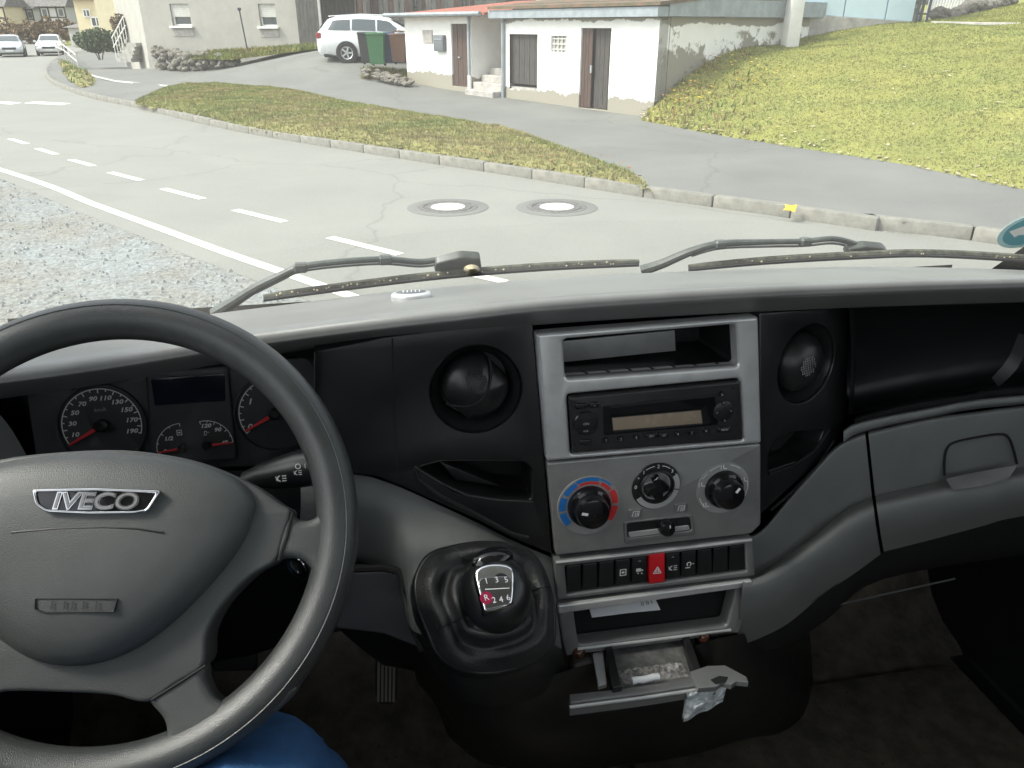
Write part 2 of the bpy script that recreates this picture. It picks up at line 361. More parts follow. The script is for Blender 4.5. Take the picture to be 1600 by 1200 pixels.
def whitewash(name='whitewash', foot=.72, eave=-3.95, slope=-1.5):
    m = mat(name, (0.78, 0.77, 0.73), 0.9, var=0.04, vscale=2.5, bump=0.3, bscale=25); t = m.node_tree; b = t.nodes['Principled BSDF']
    src = b.inputs['Base Color'].links[0].from_socket
    tc = t.nodes['Texture Coordinate']; sp = t.nodes.new('ShaderNodeSeparateXYZ'); t.links.new(tc.outputs['Object'], sp.inputs[0])
    nz = t.nodes.new('ShaderNodeTexNoise'); nz.inputs['Scale'].default_value = 1.3; nz.inputs['Detail'].default_value = 7; nz.inputs['Roughness'].default_value = 0.7; t.links.new(tc.outputs['Object'], nz.inputs['Vector'])
    # flaked plaster near the foot and under the eaves: worn paint with a ragged outline
    a = t.nodes.new('ShaderNodeMath'); a.operation = 'MULTIPLY_ADD'; a.inputs[1].default_value = slope; a.inputs[2].default_value = foot
    t.links.new(sp.outputs['Z'], a.inputs[0])
    s2 = t.nodes.new('ShaderNodeMath'); s2.operation = 'MULTIPLY_ADD'; s2.inputs[1].default_value = 2.0; s2.inputs[2].default_value = eave; t.links.new(sp.outputs['Z'], s2.inputs[0])
    mxx = t.nodes.new('ShaderNodeMath'); mxx.operation = 'MAXIMUM'; t.links.new(a.outputs[0], mxx.inputs[0]); t.links.new(s2.outputs[0], mxx.inputs[1])
    ad = t.nodes.new('ShaderNodeMath'); ad.operation = 'ADD'; t.links.new(mxx.outputs[0], ad.inputs[0]); t.links.new(nz.outputs[0], ad.inputs[1])
    rp = t.nodes.new('ShaderNodeValToRGB'); rp.color_ramp.elements[0].position = 0.66; rp.color_ramp.elements[1].position = 0.70
    t.links.new(ad.outputs[0], rp.inputs[0])
    mx = t.nodes.new('ShaderNodeMixRGB'); t.links.new(rp.outputs[0], mx.inputs[0]); t.links.new(src, mx.inputs[1]); mx.inputs[2].default_value = (0.27, 0.25, 0.20, 1)
    t.links.new(mx.outputs[0], b.inputs['Base Color']); return m
M['whitewash'] = whitewash(); M['whitewash_worn'] = whitewash('whitewash_worn', .62, -3.75, -.28)
def gravelmat():
    m = mat('gravel', (0.19, 0.18, 0.15), 0.95, col2=(0.22, 0.24, 0.238), vscale=0.9, bump=1.0, bscale=25, detail=8); t = m.node_tree; b = t.nodes['Principled BSDF']
    src = b.inputs['Base Color'].links[0].from_socket; tc = t.nodes['Texture Coordinate']
    vo = t.nodes.new('ShaderNodeTexVoronoi'); vo.inputs['Scale'].default_value = 28; t.links.new(tc.outputs['Object'], vo.inputs['Vector'])
    hv = t.nodes.new('ShaderNodeRGBToBW'); t.links.new(vo.outputs['Color'], hv.inputs[0])
    mr = t.nodes.new('ShaderNodeMapRange'); mr.inputs['To Min'].default_value = 0.6; mr.inputs['To Max'].default_value = 1.35; t.links.new(hv.outputs[0], mr.inputs[0])
    mm = t.nodes.new('ShaderNodeMixRGB'); mm.blend_type = 'MULTIPLY'; mm.inputs[0].default_value = 1; t.links.new(src, mm.inputs[1]); t.links.new(mr.outputs[0], mm.inputs[2]); t.links.new(mm.outputs[0], b.inputs['Base Color'])
    return m
M['gravel'] = gravelmat()
# ================================================================ OUTSIDE
def flat(u, v, z=0.0):
    d = ray(u, v); s = (z - CAMH) / d.z; return Vector((d.x * s, d.y * s, z))
def tps(ctrl):
    P = np.array([(c.x, c.y) for c in ctrl]); Z = np.array([c.z for c in ctrl]); n = len(P)
    def K(a, b):
        d2 = ((a[:, None] - b[None]) ** 2).sum(-1); return np.where(d2 > 1e-12, d2 * np.log(np.maximum(d2, 1e-12)), 0)
    A = np.zeros((n + 3, n + 3)); A[:n, :n] = K(P, P) + np.eye(n) * 0.5; A[:n, n] = 1; A[:n, n + 1:] = P; A[n:, :n] = A[:n, n:].T
    c = np.linalg.solve(A, np.concatenate([Z, np.zeros(3)]))
    def g(x, y):
        q = np.stack([np.atleast_1d(x), np.atleast_1d(y)], -1).astype(float); return K(q, P) @ c[:n] + c[n] + q @ c[n + 1:]
    return g
def onto(g, u, v, s0=4.0, s1=90.0):
    """where the line of sight through a pixel meets the terrain g"""
    d = ray(u, v); s = np.linspace(s0, s1, 1500); h = CAMH + d.z * s - g(d.x * s, d.y * s)
    k = np.where(h < 0)[0]; i = k[0] if len(k) else len(s) - 1
    return Vector((d.x * s[i], d.y * s[i], float(g(d.x * s[i], d.y * s[i])[0])))

# ---- ground, road
mk('ground', ([Vector((-1500, -400, -0.35)), Vector((1500, -400, -0.35)), Vector((1500, 2500, -0.35)), Vector((-1500, 2500, -0.35))], [(0, 1, 2, 3)]), M['ground'], kind='structure')
kpx = [(1600, 388), (1400, 365), (1200, 336), (1000, 307.5), (800, 275), (600, 244), (400, 211), (300, 190), (210, 168), (130, 150), (78, 128), (72, 108), (90, 92), (130, 76)]
KB = [Vector((26, -10.3, 0)), Vector((12, 2.1, 0))] + [flat(*p) for p in kpx] + [Vector((-62, 112, 0)), Vector((-82, 150, 0))]
KC = [Vector(p) for p in crline(KB, 8)]
def offs(curve, d):
    out = []
    for i, p in enumerate(curve):
        t = (curve[min(i + 1, len(curve) - 1)] - curve[max(i - 1, 0)]).normalized(); out.append(p + Vector((-t.y, t.x, 0)) * d)
    return out
def strip(A, B, z=None):
    n = len(A); vs = [Vector((p.x, p.y, p.z if z is None else z)) for p in list(A) + list(B)]
    return vs, [(i, i + 1, n + i + 1, n + i) for i in range(n - 1)]
solid_px = [(0, 265), (150, 320.5), (250, 357), (350, 394), (440, 425), (560, 467)]
S0 = [flat(*p) for p in solid_px]
sd = (S0[-1] - S0[-3]).normalized(); fd = (S0[0] - S0[1]).normalized()
S0 = [S0[0] + fd * 26 + Vector((-6, 0, 0)), S0[0] + fd * 12 + Vector((-1, 0, 0))] + S0 + [S0[-1] + sd * 4, S0[-1] + sd * 14, S0[-1] + sd * 30]
SC = [Vector(p) for p in crline(S0, 6)]
left = offs(SC, -0.3)
# road sheet: kerb line on one side, a little past the solid line on the other, plus the mouth of the side street
road_poly = [(p.x, p.y) for p in KC] + [(-110, 150), (-110, 30), (-60, 30), (-34, 34)] + [(p.x, p.y) for p in left]
GP = Pl((0, 0, 0), (1, 0, 0), (0, 1, 0))
mk('road', plate(GP, road_poly, -0.05, 0.0, 0.0005, seg=1), M['asphalt'], kind='structure', smooth=False)
mk('gravel_verge', ([Vector((-60, -30, -0.006)), Vector((40, -30, -0.006)), Vector((30, 4, -0.006)), Vector((-10, 15, -0.006)), Vector((-40, 33, -0.006)), Vector((-60, 29, -0.006))], [(0, 1, 2, 3, 4, 5)]), M['gravel'], kind='structure')
# loose stones lying on the verge
vs, fs = [], []
for k in range(5200):
    x, y = rng.uniform(-9.5, 1.5), rng.uniform(3.2, 14)
    i = min(range(0, len(left), 2), key=lambda j: (left[j].x - x) ** 2 + (left[j].y - y) ** 2)
    t = (left[min(i + 1, len(left) - 1)] - left[i - 1]); q = Vector((x, y, 0)) - left[i]
    if Vector((-t.y, t.x, 0)).normalized().dot(q) > -0.01: continue
    r = float(rng.uniform(0.008, 0.03)) * (1.3 if rng.random() < 0.08 else 1); n0 = len(vs)
    a0 = rng.uniform(0, 6.28)
    for a in range(5): vs.append(Vector((x + r * math.cos(a0 + a * 1.2566) * rng.uniform(.7, 1.2), y + r * math.sin(a0 + a * 1.2566) * rng.uniform(.7, 1.2), -0.008)))
    vs.append(Vector((x + r * .2, y, r * .75)))
    fs += [(n0 + a, n0 + (a + 1) % 5, n0 + 5) for a in range(5)]
mk('gravel_stones', (vs, fs), mat('gravel_stone', (0.2, 0.2, 0.18), 0.9, col2=(0.27, 0.29, 0.295), vscale=9), kind='stuff', smooth=False, label='loose pale stones on the gravel verge beside the road', category='gravel')
lm = mk('edge_line', strip(offs(SC, 0.062), offs(SC, -0.062), 0.004), M['road_paint'], kind='structure')
ROAD = bpy.data.objects['road']
dpx = [((515, 371), (625, 398)), ((367, 328), (445, 347)), ((255, 295), (317, 311)), ((172, 269.5), (221, 282)), ((110, 249.5), (146, 259.5)), ((58, 232), (88, 241.5)), ((16, 217), (42, 225)), ((705, 422), (790, 441))]
for a, b in dpx:
    A, B = flat(*a), flat(*b); t = (B - A).normalized(); n = Vector((-t.y, t.x, 0)) * 0.06
    mk('lane_dash', ([p + Vector((0, 0, 0.004)) for p in (A - n, B - n, B + n, A + n)], [(0, 1, 2, 3)]), M['road_paint'], parent=ROAD)
for a, b in (((-10, 159.5), (26, 162)), ((45, 160), (103, 163))):
    A, B = flat(*a), flat(*b); n = Vector((0, 0.3, 0))
    mk('stop_dash', ([p + Vector((0, 0, 0.004)) for p in (A - n, B - n, B + n, A + n)], [(0, 1, 2, 3)]), M['road_paint'], parent=ROAD)
# ---- kerb, stone by stone
kl = [0.0]
for i in range(1, len(KC)): kl.append(kl[-1] + (KC[i] - KC[i - 1]).length)
def kat(s):
    i = int(np.searchsorted(kl, s)); i = min(max(i, 1), len(KC) - 1); t = (s - kl[i - 1]) / (kl[i] - kl[i - 1]); p = KC[i - 1].lerp(KC[i], t)
    return p, (KC[i] - KC[i - 1]).normalized()
kerb = put('kerb', None, None, Vector((2, 11, 0)), kind='structure')
kme = None; s = 12.0
far = []
while s < kl[-1] - 30:
    p, t = kat(s + 0.5); dist = (p - CAM).length
    if dist < 48:
        if kme is None:
            kv, kf = bevbox((0, 0, 0.04), (0.985, 0.15, 0.2), Vector((1, 0, 0)), Vector((0, 1, 0)), UP, 0.018, 2); kme = mesh('kerb_stone', kv, kf, M['kerb_stone'])
        o = put('kerb_stone', kme, kerb); o.location = p + Vector((t.y, -t.x, 0)) * 0.076 - ORG[kerb] + Vector((0, 0, rng.uniform(-.006, .006)))
        o.rotation_euler = (0, 0, math.atan2(t.y, t.x) + rng.uniform(-.006, .006))
    else: far.append(p)
    s += 1.0
mk('kerb_run', strip([p + Vector((0, 0, .13)) for p in offs(far, 0)], [p + Vector((0, 0, .13)) for p in offs(far, -0.15)]), M['kerb_stone'], parent=kerb)

# ---- driveway terrain
ctl = [Vector((p.x, p.y, 0.12)) for p in offs(KC[8:-16:4], -0.1)]
ctl += [pz(1010, 184, 18.0), pz(788, 152, 22.1), pz(640, 130, 25.5), pz(560, 126, 25.3), pz(500, 99, 28), pz(420, 100, 30), pz(600, 97, 28.2), pz(240, 107, 36), pz(330, 112, 33), pz(150, 112, 40), pz(450, 130, 26.5),
        flat(1300, 245, 0.18), flat(1600, 299, 0.18), flat(1900, 352, 0.18), pz(480, 72, 34), Vector((16, 3, 0.15)), Vector((28, -8, 0.15))]
g = tps(ctl)
drive_px = None
ln = offs(KC, -0.14)
xs = np.arange(-34, 30, 0.5); ys = np.arange(-10, 48, 0.5)
def inside(poly, x, y):
    x, y = np.asarray(x), np.asarray(y); c = np.zeros(x.shape, bool); j = len(poly) - 1
    for i in range(len(poly)):
        xi, yi = poly[i]; xj, yj = poly[j]
        c ^= ((yi > y) != (yj > y)) & (x < (xj - xi) * (y - yi) / (yj - yi + 1e-12) + xi); j = i
    return c
def dist_poly(poly, x, y):
    d = np.full(np.asarray(x).shape, 1e9)
    for i in range(len(poly)):
        a, b = np.array(poly[i - 1]), np.array(poly[i]); e = b - a; L = (e ** 2).sum() + 1e-12
        t = np.clip(((x - a[0]) * e[0] + (y - a[1]) * e[1]) / L, 0, 1); d = np.minimum(d, np.hypot(x - a[0] - t * e[0], y - a[1] - t * e[1]))
    return d
def snap_poly(poly, x, y):
    d = np.full(x.shape, 1e9); sx, sy = x.copy(), y.copy()
    for i in range(len(poly)):
        a, b = np.array(poly[i - 1]), np.array(poly[i]); e = b - a; L = (e ** 2).sum() + 1e-12
        t = np.clip(((x - a[0]) * e[0] + (y - a[1]) * e[1]) / L, 0, 1); px_, py_ = a[0] + t * e[0], a[1] + t * e[1]; q = np.hypot(x - px_, y - py_)
        k = q < d; d = np.where(k, q, d); sx = np.where(k, px_, sx); sy = np.where(k, py_, sy)
    return sx, sy
def field(poly, zf, step, mask_out=0.0, name='', m=None, snap=False, **kw):
    P = np.array(poly); x0, y0 = P.min(0) - .2; x1, y1 = P.max(0) + .2
    nx, ny = int((x1 - x0) / step) + 1, int((y1 - y0) / step) + 1
    X, Y = np.meshgrid(x0 + np.arange(nx) * step, y0 + np.arange(ny) * step)
    X = X + rng.uniform(-.3, .3, X.shape) * step; Y = Y + rng.uniform(-.3, .3, X.shape) * step
    ins = inside(poly, X, Y); D = dist_poly(poly, X, Y); D = np.where(ins, D, -D)
    if snap:
        edge = (~ins) & (D > -step * 1.3); sx, sy = snap_poly(poly, X[edge], Y[edge]); X[edge] = sx; Y[edge] = sy; D[edge] = 0; mask_out = 1e-6
    keep = D > -mask_out; Z = zf(X.ravel(), Y.ravel(), D.ravel()).reshape(X.shape)
    idx = -np.ones(X.shape, int); idx[keep] = np.arange(keep.sum())
    vs = [Vector(t) for t in zip(X[keep], Y[keep], Z[keep])]
    q = np.stack([idx[:-1, :-1], idx[:-1, 1:], idx[1:, 1:], idx[1:, :-1]], -1).reshape(-1, 4); q = q[(q >= 0).all(1)]
    return mk(name, (vs, [tuple(int(i) for i in t) for t in q]), m, angle=180, **kw)
def tufts(name, poly, zf, n, h, mats, label, cat, dens=None, lean=0.6, wid=0.006, brown=.3):
    P = np.array(poly); x0, y0 = P.min(0); x1, y1 = P.max(0)
    X = rng.uniform(x0, x1, n); Y = rng.uniform(y0, y1, n); k = inside(poly, X, Y); X, Y = X[k], Y[k]; D = dist_poly(poly, X, Y)
    if dens is not None: k = rng.random(len(X)) < dens(X, Y, D); X, Y, D = X[k], Y[k], D[k]
    Z = zf(X, Y, D); n = len(X)
    H = (h[0] + (h[1] - h[0]) * rng.random(n) ** 2)[:, None]; A = rng.uniform(0, 6.283, (n, 3)); W = (wid * rng.uniform(.6, 1.5, n))[:, None]
    cl = np.sin(X * 1.7 + 2 * np.sin(Y * .9)) * np.sin(Y * 1.3 + 1.5 * np.sin(X * .7)) * .35
    ca, sa = np.cos(A), np.sin(A); hh = H * rng.uniform(.6, 1, (n, 3)); bx, by = X[:, None] + ca * H * .3, Y[:, None] + sa * H * .3; zb_ = np.repeat(Z[:, None] - .01, 3, 1)
    T = np.stack([np.stack([bx - sa * W, by + ca * W, zb_], -1), np.stack([bx + sa * W, by - ca * W, zb_], -1), np.stack([bx + ca * hh * lean, by + sa * hh * lean, zb_ + .01 + hh], -1)], 2).reshape(-1, 3)
    r = (cl[:, None] + rng.normal(0, .25, (n, 3))).ravel(); mi = np.where(r < -.18, 0, np.where(r < brown, 1, 2)).astype(np.int32)
    nt_ = n * 3; me = bpy.data.meshes.new(name); me.vertices.add(nt_ * 3); me.vertices.foreach_set('co', T.ravel()); me.loops.add(nt_ * 3); me.loops.foreach_set('vertex_index', np.arange(nt_ * 3, dtype=np.int32)); me.polygons.add(nt_); me.polygons.foreach_set('loop_start', np.arange(0, nt_ * 3, 3, dtype=np.int32))
    for m in mats: me.materials.append(m)
    me.polygons.foreach_set('material_index', mi); me.update(calc_edges=True)
    o = put(name, me, None, None, kind='stuff', label=label, category=cat); return o
def leaves(name, pts, sizes, m, label):
    vs, fs = [], []
    for p, s in zip(pts, sizes):
        a = random.uniform(0, 6.28); t = random.uniform(-.5, .5); e = Vector((math.cos(a), math.sin(a), t * .5)) * s; q = Vector((-math.sin(a), math.cos(a), random.uniform(-.4, .4))) * s * .6; b = len(vs)
        p = Vector(p) + Vector((0, 0, s * .35))
        vs += [p - e, p - e * .2 + q, p + e, p - e * .2 - q]; fs.append((b, b + 1, b + 2, b + 3))
    return mk(name, (vs, fs), m, smooth=False, kind='stuff', label=label, category='leaves')

kedge = offs(KC, -0.145); nk = [i for i, p in enumerate(kedge) if p.y < 75]
dpoly = [(kedge[i].x, kedge[i].y) for i in nk] + [(-20, 76), (12, 60), (30, 40), (34, -14)]
kline = np.array([(kedge[i].x, kedge[i].y) for i in nk])
def drive_z(x, y, d):
    dk = np.full(x.shape, 1e9)
    for i in range(1, len(kline)):
        a_, b_ = kline[i - 1], kline[i]; e = b_ - a_; t = np.clip(((x - a_[0]) * e[0] + (y - a_[1]) * e[1]) / ((e ** 2).sum() + 1e-9), 0, 1); dk = np.minimum(dk, np.hypot(x - a_[0] - t * e[0], y - a_[1] - t * e[1]))
    w_ = np.clip(dk / 1.2, 0, 1); return .118 * (1 - w_) + np.clip(g(x, y), .08, 2.4) * w_
field(dpoly, drive_z, .32, name='driveway', m=M['asphalt_dark'], snap=True, kind='structure')
# ---- grass island between road and driveway
isl_px = [(213, 163), (232, 150), (262, 139), (330, 133), (430, 140), (560, 165), (700, 189), (800, 206), (865, 228), (930, 252), (985, 272), (1014, 296), (985, 291.5), (880, 273), (700, 246), (520, 220), (390, 200), (300, 179)]
def px2(px): return [(p.x, p.y) for p in (onto(g, u, v) for u, v in px)]
isl = [tuple(p) for p in crline([(a, b, 0) for a, b in px2(isl_px)], 4, True)[:, :2]]
def isl_z(x, y, d):
    n = np.array([noise.noise(Vector((a * 2.2, b * 2.2, 0))) for a, b in zip(x, y)]); return g(x, y) - .03 + .17 * np.clip((d + .05) / .5, 0, 1) ** .6 + .05 * n * np.clip(d / .3, 0, 1)
field(isl, isl_z, 0.09, 0.06, 'grass_island', M['grass_soil'], kind='structure')
tufts('island_grass', isl, isl_z, 220000, (.02, .075), [M['blade_a'], M['blade_b'], M['blade_c']], 'rough autumn grass on the island between road and driveway', 'grass', wid=.006, brown=.12)
# ---- small verge with railing far left
ver = px2([(92, 92), (112, 100), (128, 108), (150, 124), (148, 133), (128, 139), (108, 128), (94, 112)])
def ver_z(x, y, d): return g(x, y) - .02 + .3 * np.clip((d + .05) / .8, 0, 1)
field(ver, ver_z, 0.2, 0.1, 'grass_verge', M['grass_soil'], kind='structure')
tufts('verge_grass', ver, ver_z, 5000, (.06, .25), [M['blade_a'], M['blade_a'], M['leaf_brown']], 'brownish tall grass on the small verge below the railing', 'grass', wid=.02)
# ---- sloping lawn on the right
lc = [flat(u, v, .18) for u, v in ((1010, 186), (1100, 205), (1250, 232), (1400, 257), (1600, 299), (1900, 352))]
lc += [pz(1012, 176, 17.95), pz(1034, 152, 17.95), pz(1056, 128, 18.2), pz(1076, 104, 18.6), pz(1096, 81, 19.0), pz(1228, 71, 19.8), pz(1430, 38, 20.2), pz(1600, 42, 18.4), pz(1600, 150, 13.3), pz(1350, 150, 15.2), pz(1150, 150, 17.2), pz(1900, 40, 17), pz(1900, 180, 12), pz(1160, 70, 20.1), pz(1520, 38, 20)]
lg = tps(lc)
def pxl(px): return [(p.x, p.y) for p in (onto(lg, u, v, 6, 30) for u, v in px)]
edge_low = [(1000, 185), (1012, 187), (1100, 205), (1250, 232), (1400, 257), (1600, 299), (1900, 352)]
top3 = [pz(1900, 20, 21), pz(1600, 20, 23), pz(1430, 34, 20.8), pz(1228, 68, 20.8), pz(1160, 70, 20.3), pz(1096, 79, 19.1), pz(1076, 102, 18.7), pz(1056, 126, 18.3), pz(1034, 150, 18.05)]
lawn = [(p.x, p.y) for p in (flat(u, v, .18) for u, v in edge_low)] + [(p.x, p.y) for p in top3] + [(lambda q: (q.x, q.y))(pz(1012, 174, 18.05))]
def lawn_z(x, y, d):
    n = np.array([noise.noise(Vector((a * 1.3, b * 1.3, 5))) for a, b in zip(x, y)]); return lg(x, y) + .05 * n * np.clip(d / .4, 0, 1) - .03 + .05 * np.clip(d / .2, 0, 1)
field(lawn, lawn_z, 0.1, 0.05, 'sloping_lawn', M['lawn_soil'], kind='structure')
tufts('lawn_grass', lawn, lawn_z, 230000, (.015, .045), [M['blade_a'], M['blade_b'], M['blade_b']], 'short yellowish green grass on the sloping lawn at right', 'grass', wid=.006)
def wild(x, y, d): 
    q = np.array([(CAMH - 0) for _ in x]); u = 800 + 1200 * x / (y * CP - (lg(x, y) - CAMH) * SP); return np.clip((1210 - u) / 130, 0, 1) * .8
tufts('bank_weeds', lawn, lawn_z, 26000, (.05, .2), [M['blade_a'], M['blade_c'], M['leaf_brown']], 'brown and yellow weeds on the steep bank beside the white shed', 'weeds', dens=wild, wid=.018)
# yellow and orange leaf clumps on the bank beside the shed
for mm, nm, lab, n in (('leaf_yellow', 'bank_yellow_leaves', 'yellow autumn leaves of weeds on the bank beside the shed', 240), ('leaf_brown', 'bank_brown_leaves', 'brown withered leaves on the steep bank beside the shed', 420)):
    lp = []
    while len(lp) < n:
        c_ = random.choice(((1075, 145, 22, 10), (1095, 105, 22, 9), (1055, 165, 25, 9), (1130, 100, 45, 14), (1170, 130, 30, 14))); p = onto(lg, random.gauss(c_[0], c_[2]), random.gauss(c_[1], c_[3]), 6, 30)
        if inside(lawn, np.array([p.x]), np.array([p.y]))[0]: lp.append(p + Vector((0, 0, random.uniform(.04, .22))))
    leaves(nm, lp, [random.uniform(.025, .05) for _ in lp], M[mm], lab)
# fallen leaves
lp = []
for k in range(150):
    a = random.random(); i = random.randrange(len(edge_low) - 2); u = edge_low[i][0] * (1 - a) + edge_low[i + 1][0] * a; v = edge_low[i][1] * (1 - a) + edge_low[i + 1][1] * a - abs(random.gauss(0, 9)) + 2
    p = onto(lg, u, v, 6, 30); lp.append(Vector((p.x, p.y, max(p.z, float(g(p.x, p.y)[0])) + .02)))
for k in range(120): 
    p = onto(lg, random.uniform(1010, 1600), random.uniform(100, 260), 6, 30)
    if inside(lawn, np.array([p.x]), np.array([p.y]))[0]: lp.append(p + Vector((0, 0, .03)))
leaves('fallen_leaves', lp, [random.uniform(.03, .055) for _ in lp], M['leaf_pale'], 'pale fallen leaves scattered along the lower edge of the lawn')
lp = []
for k in range(200):
    u = random.uniform(560, 1000); p = onto(g, u, random.uniform(0.145 * u + 90, .145 * u + 150))
    if inside(isl, np.array([p.x]), np.array([p.y]))[0]: lp.append(p + Vector((0, 0, .12)))
leaves('island_leaves', lp, [random.uniform(.03, .05) for _ in lp], M['leaf_brown'], 'brown fallen leaves caught in the grass island')
p = flat(1236, 325, .16)
lf = []
for k in range(9): lf.append((p.x + .11 * math.cos(k * .7) * (1 if k % 2 else .55), p.y + .11 * math.sin(k * .7) * (1 if k % 2 else .55)))
mk('maple_leaf', plate(Pl(p, (1, -.1, .1), (.1, 1, .3)), [(a - p.x, b - p.y) for a, b in lf], 0, .004, .001, seg=1, back=True), M['leaf_yellow'], label='bright yellow maple leaf lying on the kerb', category='leaf')

# ---- manholes
for i, (u, lab) in enumerate(((700, 'round manhole with pale concrete centre, left one of the pair in the road'), (870, 'round manhole with pale concrete centre, right one of the pair in the road'))):
    p = flat(u, 324); t = thing('manhole', lab, 'manhole', p, 'manholes in the road'); mp = Pl(p, (1, 0, 0), (0, 1, 0))
    mk('asphalt_collar', lathe(mp, 0, 0, [(.52, .003), (.51, .006), (.385, .007)], 40), M['asphalt_dark'], t)
    mk('frame', lathe(mp, 0, 0, [(.385, .005), (.38, .010), (.315, .010), (.312, .002), (.30, .002), (.297, .010), (.225, .011), (.222, .006)], 40), M['iron'], t)
    mk('cover', lathe(mp, 0, 0, [(.222, .004), (.218, .012), (.001, .013)], 40), M['concrete_pale'], t)

# ================================================================ BUILDINGS
def wallbox(pl, poly, depth, m, name, parent, holes=(), h=0.0):
    """wall slab whose outer face lies on pl; holes are real openings"""
    return mk(name, plate(pl, poly, -depth, h, 0.004, holes=holes, seg=1), m, parent, smooth=False)
def planks(pl, x0, x1, z0, z1, n, m, parent, h=-0.05, name='plank', th=.025):
    wd = (x1 - x0) / n
    me = None
    for k in range(n):
        a = x0 + wd * (k + .5)
        mk(name, bevbox(pl.P(a, (z0 + z1) / 2, h + rng.uniform(-.004, .004)), (wd * .95, z1 - z0, th), pl.ex, pl.ey, pl.n, .004, 1), m, parent, smooth=False)
WD = Vector((0.61, -0.79, 0)).normalized()
c0 = pz(1020, 184, 18.0); SH = Pl(c0, WD, UP)
# --- long shed
sh = thing('white_shed', 'long whitewashed shed with flaking plaster, wooden doors and a grey roof edge', 'shed', c0)
A = SH.at
a_l = A(786, 150)[0]; zb = lambda u: A(u, interp([(786, 153), (1020, 186)], u))[1]
top = A(1000, 27)[1]; d2 = [A(791, 53), A(840, 54), A(838, 140), A(791, 138)]; d3 = [A(909, 45), A(954, 44), A(949, 171), A(904, 168)]
def rect(p): 
    x = [q[0] for q in p]; y = [q[1] for q in p]; return min(x), max(x), min(y), max(y)
r2, r3 = rect(d2), rect(d3); rg = rect([A(861, 56), A(885, 57), A(885, 82), A(861, 80)])
R4 = lambda r: [(r[0], r[2]), (r[1], r[2]), (r[1], r[3]), (r[0], r[3])]
wallbox(SH, [(a_l, -.5), (0, -.5), (0, top), (a_l, top)], .3, M['whitewash'], 'front_wall', sh, [R4(r2), R4(r3), R4(rg)])
SIDE = Pl(c0, Vector((.79, .61, 0)), UP)
wallbox(SIDE, [(0.005, -.5), (6.2, -.5), (6.2, top), (0.005, top)], .3, M['whitewash_worn'], 'side_wall', sh)
LEFT = Pl(SH.P(a_l, 0), Vector((-.79, -.61, 0)), UP)
wallbox(LEFT, [(-4, -.5), (-.005, -.5), (-.005, top), (-4, top)], .3, M['whitewash'], 'passage_wall', sh)
d = put('door', None, sh); ORG[d] = ORG[sh]; planks(SH, r2[0], r2[1], r2[2] + .14, r2[3], 6, M['dark_wood'], d, -.12)
mk('step_gap', box(SH.P((r2[0] + r2[1]) / 2, r2[2] + .03, -.2), (r2[1] - r2[0], .06, .25), SH.ex, SH.ey, SH.n), M['concrete'], sh)
d = put('door', None, sh); planks(SH, r3[0], r3[0] + (r3[1] - r3[0]) * .36, r3[2] + .02, r3[3], 3, M['brown_wood'], d, -.06)
d['label'] = 'narrow brown door leaf standing ajar'
d = put('door', None, sh); planks(SH, r3[0] + (r3[1] - r3[0]) * .38, r3[1], r3[2] + .02, r3[3], 4, M['dark_wood'], d, -.14)
mk('door_latch', box(SH.P(r3[0] + (r3[1] - r3[0]) * .36, (r3[2] + r3[3]) / 2, -.03), (.05, .18, .03), SH.ex, SH.ey, SH.n), M['zinc'], sh)
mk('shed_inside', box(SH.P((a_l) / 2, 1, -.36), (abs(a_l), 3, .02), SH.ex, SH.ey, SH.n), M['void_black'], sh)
gr = mk('vent_grille', box(SH.P((rg[0] + rg[1]) / 2, (rg[2] + rg[3]) / 2, -.1), (rg[1] - rg[0], rg[3] - rg[2], .04), SH.ex, SH.ey, SH.n), M['concrete'], sh, smooth=False)
for k in range(4): mk('grille_bar', box(SH.P(rg[0] + (rg[1] - rg[0]) * (k + .5) / 4, (rg[2] + rg[3]) / 2, -.06), (.03, rg[3] - rg[2], .03), SH.ex, SH.ey, SH.n), M['concrete_pale'], gr)
for k in range(3): mk('grille_bar', box(SH.P((rg[0] + rg[1]) / 2, rg[2] + (rg[3] - rg[2]) * (k + .5) / 3, -.05), (rg[1] - rg[0], .03, .02), SH.ex, SH.ey, SH.n), M['concrete_pale'], gr)
mk('roof_edge', box(SH.P(a_l / 2 - .1, top + .11, .0), (abs(a_l) + .5, .2, .5), SH.ex, SH.ey, SH.n), M['zinc'], sh, smooth=False)
mk('roof_edge', box(SIDE.P(3.15, top + .2, .03), (6.1, .36, .3), SIDE.ex, SIDE.ey, SIDE.n), M['zinc'], sh, smooth=False)
rl = [SH.P(a_l - .3, top + .23, .3), SH.P(.25, top + .23, .3), SH.P(.25, top + .75, -5), SH.P(a_l - .3, top + .75, -5)]
mk('roof', (rl + [p + Vector((0, 0, .07)) for p in rl], [(0, 1, 2, 3), (4, 5, 6, 7), (0, 1, 5, 4), (1, 2, 6, 5), (2, 3, 7, 6), (3, 0, 4, 7)]), mat('mossy_roof', (.17, .10, .065), .95, col2=(.09, .085, .05), vscale=2.5, bump=.6, bscale=15), sh, smooth=False)
mk('downpipe', tube([SH.P(a_l + .08, -.1, .06), SH.P(a_l + .08, top - .1, .06), SH.P(a_l + .2, top + .1, .2)], .05, 10), M['zinc'], sh)
